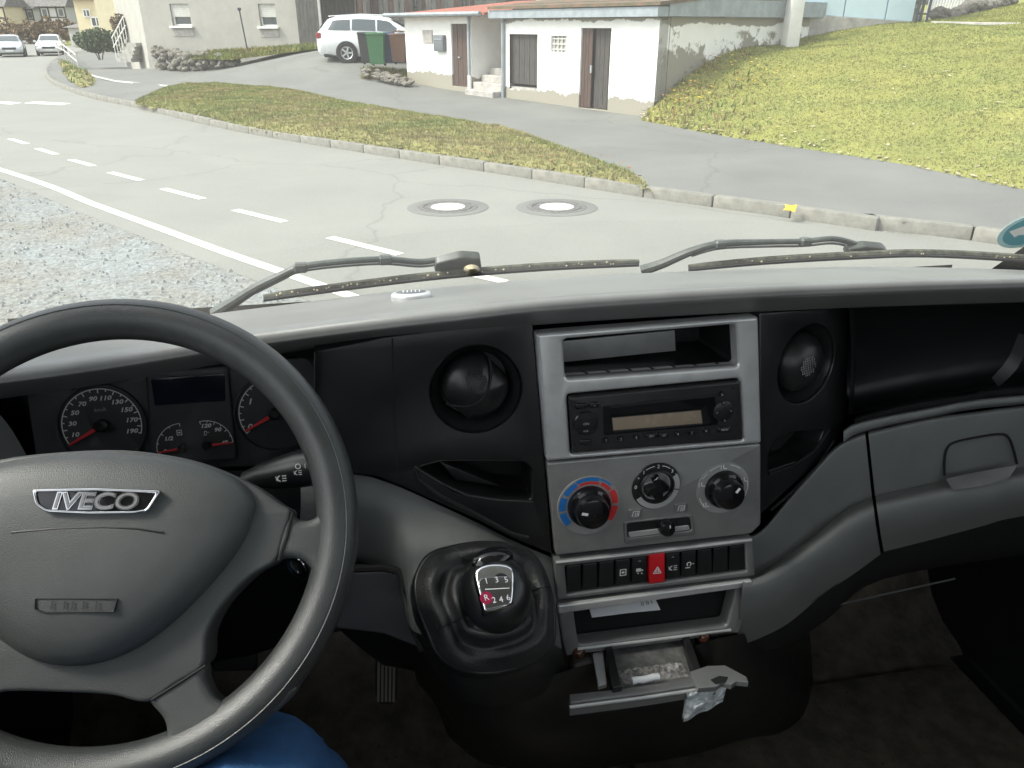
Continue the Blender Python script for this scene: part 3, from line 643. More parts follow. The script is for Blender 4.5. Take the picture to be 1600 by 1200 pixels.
# --- small shed
o1 = SH.P(A(640, 130)[0], A(640, 130)[1]); s1 = thing('small_shed', 'small whitewashed shed with a brown door and a wall letterbox', 'shed', o1)
al, ar = A(637, 130)[0], A(739, 140)[0]; t1 = A(690, 26)[1]; zb1 = A(640, 132)[1]
rd = rect([A(707, 38), A(735, 37), A(735, 136), A(707, 134)])
wallbox(SH, [(al, zb1 - .6), (ar, zb1 - .6), (ar, t1), (al, t1)], .3, M['whitewash'], 'front_wall', s1, [R4(rd)])
for a in (al + .005, ar - .005):
    q = Pl(SH.P(a, 0), Vector((.79, .61, 0)) if a > al + .1 else Vector((-.79, -.61, 0)), UP)
    wallbox(q, [(.005 if a > al + .1 else -4, zb1 - .6), (4 if a > al + .1 else -.005, zb1 - .6), (4 if a > al + .1 else -.005, t1), (.005 if a > al + .1 else -4, t1)], .25, M['whitewash'], 'side_wall', s1)
d = put('door', None, s1); planks(SH, rd[0], rd[1], rd[2], rd[3], 4, M['brown_wood'], d, -.07)
mk('handle', box(SH.P(rd[0] + .12 * 3, (rd[2] + rd[3]) / 2 - .05, -.04), (.09, .04, .04), SH.ex, SH.ey, SH.n), M['zinc'], s1)
rh = rect([A(662, 47), A(676, 47), A(676, 67), A(662, 67)])
mk('hatch', bevbox(SH.P((rh[0] + rh[1]) / 2, (rh[2] + rh[3]) / 2, .02), (rh[1] - rh[0], rh[3] - rh[2], .04), SH.ex, SH.ey, SH.n, .01, 1), M['concrete'], s1)
rm = rect([A(683, 55), A(697, 55), A(697, 80), A(683, 80)])
lb = mk('letterbox', bevbox(SH.P((rm[0] + rm[1]) / 2, (rm[2] + rm[3]) / 2, .07), (rm[1] - rm[0], rm[3] - rm[2], .13), SH.ex, SH.ey, SH.n, .02, 2), M['box_grey'], label='dark grey letterbox on the white wall of the small shed', category='letterbox')
mk('flap', box(SH.P((rm[0] + rm[1]) / 2, rm[3] - .12, .14), ((rm[1] - rm[0]) * .8, .04, .02), SH.ex, SH.ey, SH.n), M['zinc'], lb)
rl = [SH.P(al - .5, t1 + .02, .35), SH.P(ar + 1.1, t1 + .02, .35), SH.P(ar + 1.1, t1 + .5, -5), SH.P(al - .5, t1 + .5, -5)]
mk('roof', (rl + [p + Vector((0, 0, .06)) for p in rl], [(0, 1, 2, 3), (4, 5, 6, 7), (0, 1, 5, 4), (1, 2, 6, 5), (2, 3, 7, 6), (3, 0, 4, 7)]), M['tile_red'], s1, smooth=False)
mk('gutter', tube([SH.P(al - .6, t1 + .06, .42), SH.P(ar + 1.0, t1 + .06, .42)], .06, 8), M['zinc'], s1)
mk('downpipe', tube([SH.P(ar - .06, zb1 - .1, .07), SH.P(ar - .06, t1, .07), SH.P(ar - .06, t1 + .08, .38)], .045, 10), M['zinc'], s1)
mk('pipe_foot', tube([SH.P(ar - .06, zb1 - .15, .07), SH.P(ar - .06, zb1 + .45, .07)], .062, 10), M['white_plastic'], s1)
# --- steps between the sheds
st = thing('stone_steps', 'worn concrete steps climbing between the two white sheds', 'steps', SH.P((ar + a_l) / 2, zb1, 0))
for k in range(5):
    mk('step', bevbox(SH.P((ar + a_l) / 2, zb1 - .22 + k * .19, .45 - k * .3), (a_l - ar - .1, .2 + .02, .36), SH.ex, SH.ey, SH.n, .02, 1), M['concrete'], st, smooth=False)
mk('back_wall', box(SH.P((ar + a_l) / 2, zb1 + 1.5, -2.6), (a_l - ar + .2, 3.4, .2), SH.ex, SH.ey, SH.n), M['whitewash'], st, smooth=False)
# --- timber store above the sheds
ts = thing('timber_store', 'dark timber store with open boarding behind the small shed', 'shed', pz(610, 80, 31))
TP = Pl(pz(600, 80, 31), (1, -.2, 0), UP)
for k in range(22): mk('board', box(TP.P(-.9 + k * .22, 1.7 + rng.uniform(-.1, .1), rng.uniform(-.05, .05)), (.17, 4, .04), TP.ex, TP.ey, TP.n), M['grey_wood' if k % 3 else 'brown_wood'], ts, smooth=False)
for k in (2, 10, 19): mk('post', box(TP.P(-.9 + k * .22, 1.9, .12), (.16, 4.2, .16), TP.ex, TP.ey, TP.n), M['dark_wood'], ts, smooth=False)
# --- dark gate and fence behind the white car
gt = thing('yard_gate', 'dark grey vertical board gate beside the grey house', 'gate', pz(484, 66, 33.5))
GT = Pl(pz(468, 66, 33.5), (1, -.05, 0), UP)
planks(GT, 0, .95, -.3, 2.6, 6, M['grey_wood'], gt, 0); mk('gate_post', box(GT.P(1.03, 1.3, .05), (.1, 3.2, .12), GT.ex, GT.ey, GT.n), M['concrete_pale'], gt)
bn = thing('barn', 'dark boarded barn behind the parked white estate car', 'barn', pz(550, 70, 34.5))
BN = Pl(pz(504, 70, 34.5), (1, -.05, 0), UP)
planks(BN, 0, 1.6, -.4, 4, 8, M['dark_wood'], bn, 0); planks(BN, 1.65, 3.0, -.4, 4, 7, M['brown_wood'], bn, .02, )
mk('canopy', box(BN.P(1.4, 2.35, .4), (3.4, .18, 1.0), BN.ex, BN.ey, BN.n), M['concrete_pale'], bn, smooth=False); mk('post', box(BN.P(3.08, 1.8, .05), (.14, 4.5, .14), BN.ex, BN.ey, BN.n), M['grey_wood'], bn)

# --- grey house
h0 = pz(236, 108, 36); HP = Pl(h0, Vector((.975, -.22, 0)), UP); hw = thing('grey_house', 'grey rendered house with roller shutters, corner towards the road', 'house', h0)
hA = HP.at; wr = hA(469, 60)[0]
w1 = rect([hA(270, 6), hA(294, 6), hA(294, 40), hA(270, 40)]); w2 = rect([hA(407, 6), hA(429, 6), hA(429, 41), hA(407, 41)])
wallbox(HP, [(0, -1), (wr, -1), (wr, 6), (0, 6)], .35, M['render_grey'], 'front_wall', hw, [R4(w1), R4(w2)])
HS = Pl(h0, Vector((.55, -.83, 0)), UP)
wallbox(HS, [(-7, -1), (-.005, -1), (-.005, 6), (-7, 6)], .3, M['render_grey'], 'side_wall', hw)
mk('plinth', box(HP.P(wr / 2, .1, .02), (wr + .02, 1.2, .05), HP.ex, HP.ey, HP.n), M['concrete'], hw, smooth=False)
for w_ in (w1, w2):
    f = put('window', None, hw); cx, wd = (w_[0] + w_[1]) / 2, w_[1] - w_[0]; zz = w_[3] - w_[2]
    mk('frame', plate(HP, R4(w_), -.25, -.14, .01, [R4((w_[0] + .06, w_[1] - .06, w_[2] + .06, w_[3] - .06))], seg=1), M['white_plastic'], f)
    mk('pane', box(HP.P(cx, (w_[2] + w_[3]) / 2, -.2), (wd, zz, .01), HP.ex, HP.ey, HP.n), M['car_glass'], f)
    for k in range(7): mk('shutter_slat', box(HP.P(cx, w_[3] - .04 - k * .075, -.08), (wd - .02, .07, .02), HP.ex, HP.ey, HP.n), M['concrete_pale'], f)
    mk('sill', bevbox(HP.P(cx, w_[2] - .06, .06), (wd + .2, .08, .2), HP.ex, HP.ey, HP.n, .01, 1), M['white_plastic'], f)
    mk('apron', box(HP.P(cx, w_[2] - .28, .01), (wd + .1, .3, .03), HP.ex, HP.ey, HP.n), M['concrete'], f, smooth=False)
mk('roof', (lambda a: (a, [(0, 1, 2, 3), (0, 1, 5, 4), (3, 2, 5, 4), (0, 3, 4), (1, 2, 5)]))([HP.P(-.4, 5.9, .6), HP.P(wr + .4, 5.9, .6), HP.P(wr + .4, 5.9, -8), HP.P(-.4, 5.9, -8), HP.P(-.4, 9, -3.7), HP.P(wr + .4, 9, -3.7)]), M['tile_red'], hw, smooth=False)
# house stair with railing
sr = thing('house_stairs', 'short outdoor stair with white metal railing at the grey house corner', 'stairs', pz(205, 96, 37))
SRP = Pl(pz(196, 97, 37), Vector((.9, -.3, 0)), UP)
for k in range(5): mk('step', box(SRP.P(.1 + k * .16, .09 + k * .17, -.4), (.9 - k * .1, .17, 1.2), SRP.ex, SRP.ey, SRP.n), M['concrete'], sr, smooth=False)
for k in range(6): mk('baluster', tube([SRP.P(-.3 + k * .17, .1 + k * .18, .2), SRP.P(-.3 + k * .17, 1.05 + k * .18, .2)], .018, 6), M['white_plastic'], sr)
for q in (1.05, .65): mk('handrail', tube([SRP.P(-.35, q, .2), SRP.P(.6, q + .95, .2)], .03, 6), M['white_plastic'], sr)
# raised lawn and dry stone wall in front of the house
hl = [pz(u, v, z) for u, v, z in ((262, 88, 34.5), (330, 80, 34), (400, 76, 33.5), (490, 70, 33), (498, 76, 31.5), (420, 86, 31.5), (365, 93, 32), (300, 92, 33.5))]
mk('house_lawn', (hl, [(7, 0, 1), (7, 1, 6), (6, 1, 2), (6, 2, 5), (5, 2, 3), (5, 3, 4)]), M['lawn_soil'], kind='structure')
tv = [(p.x, p.y) for p in (hl[0], hl[1], hl[2], hl[3], hl[4], hl[5], hl[6], hl[7])]; hlg = tps(hl)
tufts('house_lawn_grass', tv, lambda x, y, d: hlg(x, y), 9000, (.05, .2), [M['blade_a'], M['blade_b'], M['blade_c']], 'green lawn strip in front of the grey house', 'grass', wid=.02)
sw = thing('dry_stone_wall', 'low rough stone wall at the foot of the grey house', 'wall', pz(300, 108, 34.5))
WP = [pz(u, v, z) for u, v, z in ((246, 106, 35.2), (262, 111, 34.6), (290, 108, 34), (330, 103, 33.4), (368, 98, 32.8))]
wt = [.9, .95, .75, .6, .2]
stone_me = []
for k in range(5):
    bm = bmesh.new(); bmesh.ops.create_icosphere(bm, subdivisions=2, radius=1)
    for v_ in bm.verts: v_.co *= 1 + .35 * noise.noise(v_.co * 1.3 + Vector((k * 7, 0, 0)))
    me = bpy.data.meshes.new('stone'); bm.to_mesh(me); bm.free(); me.materials.append(M['stone']); stone_me.append(me)
def stone(parent, p, s, name='stone'):
    o = put(name, random.choice(stone_me), parent); o.location = Vector(p) - (ORG[parent] if parent else Vector()); o.scale = s; o.rotation_euler = (random.uniform(-.3, .3), random.uniform(-.3, .3), random.uniform(0, 6)); return o
for k in range(130):
    a = random.random() * (len(WP) - 1.001); i = int(a); q = WP[i].lerp(WP[i + 1], a - i); hh = wt[i] * (1 - a + i) + wt[i + 1] * (a - i); z = random.random() * hh
    stone(sw, q + Vector((random.uniform(-.05, .05), random.uniform(-.1, .25), z - .05)), (random.uniform(.12, .24), random.uniform(.12, .2), random.uniform(.08, .14)))
# lamp pole by the lawn
lpole = thing('lamp_pole', 'thin dark metal pole standing on the house lawn', 'pole', pz(386, 73, 33.4))
p = ORG[lpole]; mk('shaft', tube([p - Vector((0, 0, .2)), p + Vector((-.12, 0, 1.42))], .03, 8), M['metal_dark'], lpole); mk('head', bevbox(p + Vector((-.12, 0, 1.47)), (.14, .1, .12), Vector((1, 0, 0)), Vector((0, 1, 0)), UP, .02, 1), M['metal_dark'], lpole)
# bush left of the house
def bush(name, c, rad, n, m, label, size=.12, stems=5, h0=0.15):
    t = thing(name, label, 'bush', Vector(c)); vs, fs = [], []
    for k in range(n):
        d = Vector(rng.normal(size=3)).normalized(); r = rng.random() ** .4; p = Vector(c) + Vector((d.x * rad[0] * r, d.y * rad[1] * r, h0 + rad[2] + d.z * rad[2] * r))
        nn = noise.noise(p * 1.1); 
        if nn < -.28: continue
        p += d * nn * .4 * rad[0]; a = Vector(rng.normal(size=3)).normalized() * size * rng.uniform(.5, 1.3); b = Vector(rng.normal(size=3)).normalized() * size * .6; i = len(vs)
        vs += [p - a, p + b, p + a, p - b]; fs.append((i, i + 1, i + 2, i + 3))
    mk('crown', (vs, fs), m, t, smooth=False)
    for k in range(stems):
        a = k * 2.4; mk('stem', tube([Vector(c) + Vector((.08 * math.cos(a), .08 * math.sin(a), -.1)), Vector(c) + Vector((.4 * rad[0] * math.cos(a), .4 * rad[1] * math.sin(a), h0 + rad[2] * 1.2))], lambda s: .03 * (1 - .7 * s), 6), M['bark'], t)
    return t
bush('juniper_bush', pz(157, 90, 40), (1.05, .8, .62), 2600, M['bush_green'], 'dark green rounded juniper bush left of the house stairs', .11)
bush('climbing_shrub', pz(196, 66, 39), (.45, .5, .55), 700, M['bush_brown'], 'brown shrub behind the white stair railing', .1)
# railing on the small verge
rl_ = thing('verge_railing', 'pale metal railing running along the small grass verge', 'railing', pz(112, 98, 42))
rp = [pz(92, 84, 52), pz(103, 90, 47), pz(113, 100, 42), pz(124, 110, 38.5)]
for q in rp: mk('post', tube([q - Vector((0, 0, .3)), q + Vector((0, 0, .75))], .04, 6), M['concrete_pale'], rl_)
for z in (.72, .4): mk('rail', tube([q + Vector((0, 0, z)) for q in rp], .035, 6), M['concrete_pale'], rl_)
# white wall line across the driveway mouth
mk('drain_channel', strip([onto(g, u, v) + Vector((0, 0, .015)) for u, v in ((133, 113), (150, 119), (180, 126), (262, 134))], [onto(g, u, v) + Vector((0, 0, .015)) for u, v in ((133, 115.5), (150, 121.5), (180, 128.5), (262, 136))]), M['concrete_pale'], label='pale drain strip across the driveway mouth', category='drain')
# --- yellow houses and the far village
def far_house(name, label, u0, u1, v1, Z, hgt, m, wins, ridge=3.0, roofm='tile_red', tilt=0.0, beams=False):
    o = pz(u0, v1, Z); t = thing(name, label, 'house', o); q = Pl(o, Vector((1, tilt, 0)), UP); wd = q.at(u1, v1)[0]
    mk('wall', box(q.P(wd / 2, hgt / 2 - .5, -3), (wd, hgt + 1, 6), q.ex, q.ey, q.n), m, t, smooth=False)
    mk('roof', (lambda a: (a, [(0, 1, 2, 3), (0, 1, 5, 4), (3, 2, 5, 4), (0, 3, 4), (1, 2, 5)]))([q.P(-.4, hgt, .5), q.P(wd + .4, hgt, .5), q.P(wd + .4, hgt, -6.5), q.P(-.4, hgt, -6.5), q.P(-.4, hgt + ridge, -3), q.P(wd + .4, hgt + ridge, -3)]), M[roofm], t, smooth=False)
    for (a0, b0, a1, b1) in wins:
        r_ = rect([q.at(a0, b0), q.at(a1, b0), q.at(a1, b1), q.at(a0, b1)]); f = put('window', None, t)
        mk('frame', box(q.P((r_[0] + r_[1]) / 2, (r_[2] + r_[3]) / 2, .04), (r_[1] - r_[0] + .2, r_[3] - r_[2] + .2, .1), q.ex, q.ey, q.n), M['white_plastic'], f); mk('pane', box(q.P((r_[0] + r_[1]) / 2, (r_[2] + r_[3]) / 2, .08), (r_[1] - r_[0], r_[3] - r_[2], .06), q.ex, q.ey, q.n), M['car_glass'], f)
        mk('mullion', box(q.P((r_[0] + r_[1]) / 2, (r_[2] + r_[3]) / 2, .12), (.08, r_[3] - r_[2], .03), q.ex, q.ey, q.n), M['white_plastic'], f)
    if beams:
        n = max(3, int(wd / 1.3))
        for k in range(n + 1): mk('timber', box(q.P(.1 + (wd - .2) * k / n, hgt / 2, .02), (.2, hgt, .08), q.ex, q.ey, q.n), M['dark_wood'], t)
        for z in (.2, hgt * .5, hgt - .15): mk('timber', box(q.P(wd / 2, z, .03), (wd, .18, .08), q.ex, q.ey, q.n), M['dark_wood'], t)
        for k in range(0, n, 2): mk('infill_window', box(q.P(.1 + (wd - .2) * (k + .5) / n, hgt * .72, .02), (.6, .9, .06), q.ex, q.ey, q.n), M['car_glass'], t)
    return t
far_house('yellow_house', 'pale yellow house with a small white window behind the grey house', 157, 226, 52, 58, 6.5, M['render_yellow'], [(187, 10, 199, 27)])
far_house('cream_house', 'cream house with red roof beside the pale yellow house', 124, 162, 48, 66, 2.4, M['render_yellow'], [(133, 16, 139, 25), (146, 28, 157, 40)], 2.2)
far_house('half_timbered_house', 'half-timbered white house in the far village, leftmost at the picture edge', -40, 14, 46, 120, 3.2, M['render_yellow'], [], 3, 'roof_felt', beams=True)
far_house('half_timbered_house', 'long half-timbered white house in the far village behind the hedge', 28, 58, 46, 125, 3.0, M['concrete_pale'], [], 3, 'roof_felt', beams=True)
far_house('half_timbered_house', 'half-timbered white house in the far village right of the long one', 68, 108, 44, 118, 3.0, M['concrete_pale'], [], 3, 'roof_felt', beams=True)
far_house('white_garage', 'small white flat garage at the bend beyond the far cars', 110, 130, 62, 84, 1.2, M['concrete_pale'], [], .4, 'roof_felt')
for i, (u, v, Z, r, lab) in enumerate(((22, 66, 100, 3.4, 'leftmost brown leafless hedge bush behind the far cars'), (56, 66, 97, 2.6, 'brown hedge bush between the two far cars'), (82, 64, 95, 2.4, 'brown hedge bush behind the right far car'), (106, 66, 93, 1.7, 'small brown hedge bush nearest the white garage'))):
    bush('hedge_bush', pz(u, v, Z), (r, 1.5, 1.1), 1500, M['bush_brown'], lab, .28)
mk('far_meadow', ([pz(-300, 84, 75), pz(125, 73, 84), pz(135, 62, 130), pz(-300, 60, 160)], [(0, 1, 2, 3)]), M['lawn_soil'], kind='structure')
# wooded hill
hv, hfc = [], []
for j in range(14):
    for i in range(60):
        x = -330 + i * 11; y = 150 + j * 13; z = 2 + 75 * (j / 13) ** .8 * (1 + .25 * noise.noise(Vector((x * .01, j * .2, 0)))) - max(0, (x + 40)) * .12
        hv.append(Vector((x, y, z - 2.5)))
for j in range(13):
    for i in range(59): hfc.append((j * 60 + i, j * 60 + i + 1, (j + 1) * 60 + i + 1, (j + 1) * 60 + i))
mk('hill', (hv, hfc), M['hill'], kind='structure', angle=180)
vs, fs = [], []
for k in range(26000):
    i = rng.integers(0, 58); j = rng.integers(0, 5); p = hv[j * 60 + i].lerp(hv[(j + 1) * 60 + i + 1], rng.random()) + Vector((rng.uniform(-6, 6), 0, rng.random() ** 1.5 * 11)); a = Vector(rng.normal(size=3)).normalized() * rng.uniform(.4, 1.0); b = Vector(rng.normal(size=3)).normalized() * rng.uniform(.3, .7); n0 = len(vs)
    vs += [p - a, p + b, p + a, p - b]; fs.append((n0, n0 + 1, n0 + 2, n0 + 3))
mk('hill_woodland', (vs, fs), mat('woodland', (.055, .06, .05), .95, col2=(.10, .095, .08), vscale=.05), smooth=False, kind='stuff', label='dark bare woodland covering the far hillside', category='woodland')

# --- post, pale blue building and fences on the right
pp = pz(1231, 72, 19.6)
post = mk('concrete_post', bevbox(pp + Vector((.04, 0, 1.2)), (.36, .32, 2.8), Vector((.97, .22, 0)), Vector((-.22, .97, 0)), UP, .03, 2), mat('post_white', (.7, .69, .66), .85, var=.06, vscale=4), label='white concrete post at the corner of the sloping lawn', category='post')
bo = pz(1250, 70, 20.6); bb = thing('pale_blue_building', 'pale blue panelled building on a concrete base above the lawn', 'building', bo)
BP = Pl(bo, Vector((.985, .17, 0)), UP); bA = BP.at
mk('plinth', plate(BP, [bA(1252, 90), bA(1432, 60), bA(1428, 34), bA(1252, 22)], -.4, .05, .01, seg=1), M['concrete'], bb, smooth=False)
for (ua, ub) in ((1252, 1318), (1320, 1384), (1386, 1428)):
    x0, x1 = bA(ua, 20)[0], bA(ub, 20)[0]; zt = min(bA(ua, interp([(1252, 22), (1428, 34)], ua))[1], 9)
    zz = [bA(ua, interp([(1252, 22), (1428, 34)], ua))[1], bA(ub, interp([(1252, 22), (1428, 34)], ub))[1]]
    mk('wall_panel', plate(BP, [(x0, zz[0] + .004), (x1, zz[1] + .004), (x1, 3.2), (x0, 3.2)], -.3, .0, .012, seg=1), M['pale_blue'], bb, smooth=False)
mk('roof', box(BP.P(1.5, 3.35, -1.5), (3.6, .2, 3.6), BP.ex, BP.ey, BP.n), M['zinc'], bb)
fn = thing('metal_fence', 'dark metal gate posts beside the pale blue building', 'fence', pz(1436, 40, 20.4))
for u in (1429, 1436, 1446):
    q = pz(u, 38, 20.4); mk('post', tube([q - Vector((0, 0, .2)), q + Vector((.05, 0, 1.4))], .035, 8), M['metal_dark'], fn)
for z in (.25, .8, 1.3): mk('rail', tube([pz(1429, 38, 20.4) + Vector((0, 0, z)), pz(1446, 38, 20.4) + Vector((0, 0, z))], .02, 6), M['metal_dark'], fn)
wf = thing('white_fence', 'white picket fence on the upper garden behind the dark posts', 'fence', pz(1490, 24, 23))
for k in range(26):
    q = pz(1448 + k * 4.6, 26 - k * .55, 23 + k * .1); mk('picket', box(q + Vector((0, 0, .55)), (.06, .03, 1.4), Vector((1, 0, 0)), Vector((0, 1, 0)), UP), M['white_plastic'], wf)
mk('rail', tube([pz(1446, 18, 23.05), pz(1566, 4, 25.7)], .03, 6), M['white_plastic'], wf)
gw = thing('garden_wall', 'dark weathered stone wall climbing the upper garden', 'wall', pz(1500, 28, 22))
for k in range(60):
    a = random.random(); stone(gw, pz(1455 + 120 * a, 36 - 22 * a, 21.4 + 2 * a) + Vector((0, 0, random.uniform(-.05, .3))), (random.uniform(.15, .26), .16, random.uniform(.1, .17)))
mk('upper_garden', ([pz(1440, 42, 20.8), pz(1950, 44, 18.6), pz(1950, -20, 30), pz(1440, 8, 30)], [(0, 1, 2, 3)]), M['lawn_soil'], kind='structure')
gp_ = mk('garden_edging', bevbox((pz(1455, 38.5, 20.2) + pz(1700, 43, 18.2)) / 2 , ((pz(1455, 38.5, 20.2) - pz(1700, 43, 18.2)).length, .2, .16), (pz(1700, 43, 18.2) - pz(1455, 38.5, 20.2)).normalized(), Vector((.1, 1, 0)).normalized(), UP, .02, 1), M['concrete'], label='concrete edging along the top of the sloping lawn', category='edging')

# --- rubble bed with bins
rb = thing('rubble_bed', 'bed of rough stones left of the small shed', 'stones', onto(g, 600, 118))
rbp = [(p.x, p.y) for p in (pz(u, v, 25.5) for u, v in ((566, 108), (590, 110), (640, 128)))] + [(p.x, p.y) for p in (pz(u, v, 27.2) for u, v in ((640, 116), (566, 100)))]
tufts('bed_weeds', rbp, lambda x, y, d: g(x, y), 2500, (.05, .22), [M['blade_a'], M['blade_c'], M['blade_c']], 'dry weeds growing between the stones below the bins', 'weeds', wid=.015)
for k in range(60):
    u = random.uniform(566, 642); v = random.uniform(100, 112) + (u - 566) * .25; q = pz(u, v + 4, 25.4 + (112 - v) * .05); stone(rb, q, (random.uniform(.06, .17), random.uniform(.06, .15), random.uniform(.03, .09)))
def wheelie(u, v, Z, m, label, k=1.0):
    p = pz(u, v, Z); t = thing('wheelie_bin', label, 'bin', p, 'wheelie bins beside the small shed'); q = Pl(p, (1, 0, 0), (0, 1, 0))
    def ring(w, d, z): return [p + Vector((sx * w / 2, sy * d / 2, z)) for sx, sy in ((-1, -1), (1, -1), (1, 1), (-1, 1))]
    v_ = ring(.44 * k, .5 * k, .06) + ring(.56 * k, .66 * k, .95 * k); mk('body', (v_, [(0, 1, 2, 3), (4, 5, 6, 7), (0, 1, 5, 4), (1, 2, 6, 5), (2, 3, 7, 6), (3, 0, 4, 7)]), m, t, smooth=False)
    mk('lid', bevbox(p + Vector((0, 0, .99 * k)), (.6 * k, .72 * k, .08), Vector((1, 0, 0)), Vector((0, 1, 0)), UP, .03, 2), m, t)
    for s_ in (-1, 1): mk('wheel', lathe(Pl(p + Vector((s_ * .2, .25, .1)), (0, 1, 0), UP), 0, 0, [(.001, -.03), (.1, -.03), (.1, .03), (.001, .03)], 16), M['tyre'], t)
    mk('handle', tube([p + Vector((-.2, .36, 1.0)), p + Vector((.2, .36, 1.0))], .02, 6), m, t)
    return t
wheelie(591, 103, 26.0, M['bin_green'], 'green wheelie bin in front of the white estate car')
wheelie(577, 101, 26.6, M['bin_black'], 'black wheelie bin half hidden behind the green bin')
wheelie(608, 101, 26.5, M['bin_blue'], 'blue wheelie bin between the green and brown bins', .95)
wheelie(624, 99, 26.2, M['bin_brown'], 'brown wheelie bin beside the white wall of the small shed', .9)

# ================================================================ CARS
def car(name, label, p, ang, m, scale=1.0, wagon=True):
    t = thing(name, label, 'car', p); F = Vector((math.cos(ang), math.sin(ang), 0)) * scale; S = Vector((-math.sin(ang), math.cos(ang), 0)) * scale
    # x from the middle of the car, z sill, shoulder, top, half width, half roof width
    T = [(-2.36, .42, .72, .76, .66, .60), (-2.32, .30, .88, .94, .78, .62), (-2.2, .26, .98, 1.1, .86, .6), (-1.98, .25, 1.0, 1.34, .89, .60), (-1.7, .22, .99, 1.43, .91, .61), (-.9, .20, .97, 1.48, .91, .62), (-.2, .20, .95, 1.46, .91, .62), (.12, .20, .94, 1.40, .91, .60), (.5, .20, .94, 1.22, .91, .60), (.9, .2, .93, 1.04, .9, .66), (1.45, .22, .88, .97, .9, .72), (1.9, .24, .80, .90, .88, .70), (2.2, .28, .68, .78, .8, .62), (2.34, .36, .6, .64, .66, .5)]
    if not wagon: T = [(x, a, b, (min(c, 1.0 + max(0, (x + 2.1)) * .62) if x < -1.2 else c), d, e) for x, a, b, c, d, e in T]
    def W(x, y, z): return p + F * x + S * y + UP * (z * scale)
    def ring(s):
        x, zs, zh, zt, w_, r_ = s
        h = [(w_ * .86, zs), (w_ * .97, zs + .12), (w_, (zs + zh) / 2), (w_ * .97, zh), ((w_ * .97 + r_) / 2 + .02, (zh + zt) / 2), (r_ + .03, zt - .05), (r_ * .8, zt), (0, zt + .02)]
        return [(x, a, b) for a, b in h] + [(x, -a, b) for a, b in h[-2::-1]]
    G = np.array([ring(s) for s in T]); D = np.array([crline(G[:, j], 3) for j in range(G.shape[1])])
    n = D.shape[1]; k = D.shape[0]; vs = [W(*D[j, i]) for i in range(n) for j in range(k)]
    fs = [(i * k + j, i * k + (j + 1) % k, (i + 1) * k + (j + 1) % k, (i + 1) * k + j) for i in range(n - 1) for j in range(k)]
    fs += [tuple(range(k)), tuple(range((n - 1) * k, n * k))]
    body = mk('body', (vs, fs), m, t, angle=50)
    xs_ = [s[0] for s in T]
    def at(x, q): # q 0 shoulder .. 1 roof edge on the side surface
        zh = interp([(s[0], s[2]) for s in T], x); zt = interp([(s[0], s[3]) for s in T], x); w_ = interp([(s[0], s[4]) for s in T], x); r_ = interp([(s[0], s[5]) for s in T], x)
        return (w_ * .97 * (1 - q) + (r_ + .03) * q + .03, zh * (1 - q) + (zt - .05) * q)
    for s_ in (-1, 1):
        for xa, xb in (((-1.95, -1.16), (-1.10, -.3), (-.24, .78)) if wagon else ((-1.5, -1.16), (-1.10, -.3), (-.24, .78))):
            g_ = []
            for q in (.12, .5, .88):
                r_ = []
                for k_ in range(6):
                    x = xa + (xb - xa) * k_ / 5
                    if xb > .7: x = xa + (.78 - q * .66 - xa) * k_ / 5
                    if xa < -1.4: x = (xa + q * .22) + (xb - xa - q * .22) * k_ / 5
                    y, z = at(x, q); r_.append(W(x, s_ * y, z))
                g_.append(r_)
            mk('side_window', patch(g_, 2, 2), M['car_glass'], t)
        for xw in (-1.32, 1.38):
            q = Pl(W(xw, s_ * .86, .32), F * s_ * -1 if s_ < 0 else F * -1, UP) if False else Pl(W(xw, s_ * .87, .32), F * (1 if s_ < 0 else -1), UP)
            mk('wheel_arch', lathe(q, 0, 0, [(.39, .0), (.39, .055), (.30, .055)], 24), M['rubber'], t)
            wh = put('wheel', None, t); mk('tyre', lathe(q, 0, 0, [(.22, .07), (.31, .075), (.325, .04), (.325, -.1)], 28), M['tyre'], wh)
            mk('rim', lathe(q, 0, 0, [(.225, .07), (.20, .06), (.19, .045)], 28), M['alloy'], wh)
            mk('hub', lathe(q, 0, 0, [(.2, .03), (.001, .03)], 20), M['bin_black'], wh)
            for k_ in range(5):
                a = k_ * 1.2566; mk('spoke', box(q.P(.1 * math.cos(a), .1 * math.sin(a), .055), (.2, .055, .02), q.ex * math.cos(a) + q.ey * math.sin(a), q.ey * math.cos(a) - q.ex * math.sin(a), q.n), M['alloy'], wh)
        mk('tail_lamp', bevbox(W(-2.24, s_ * .72, .86), (.2, .3, .2), F.normalized(), S.normalized(), UP, .03, 1), M['tail_red'], t)
        mk('headlamp', bevbox(W(2.1, s_ * .66, .68), (.34, .3, .14), F.normalized(), S.normalized(), UP, .04, 1), M['lamp_clear'], t)
        mk('door_mirror', bevbox(W(.5, s_ * 1.0, 1.0), (.12, .2, .14), F.normalized(), S.normalized(), UP, .03, 2), m, t)
        mk('door_handle', bevbox(W(-.25, s_ * .92, .86), (.2, .03, .035), F.normalized(), S.normalized(), UP, .008, 1), m, t)
    mk('windscreen', ([W(.2, -.55, 1.40), W(.2, .55, 1.40), W(.88, .68, 1.08), W(.88, -.68, 1.08)], [(0, 1, 2, 3)]), M['car_glass'], t)
    mk('rear_window', ([W(-2.0, -.5, 1.38), W(-2.0, .5, 1.38), W(-2.26, .58, 1.08), W(-2.26, -.58, 1.08)], [(0, 1, 2, 3)]), M['car_glass'], t)
    mk('grille', bevbox(W(2.32, 0, .58), (.06, .9, .16), F.normalized(), S.normalized(), UP, .02, 1), M['bin_black'], t)
    mk('number_plate', box(W(2.37, 0, .44), (.02, .5, .11), F.normalized(), S.normalized(), UP), M['white_plastic'], t)
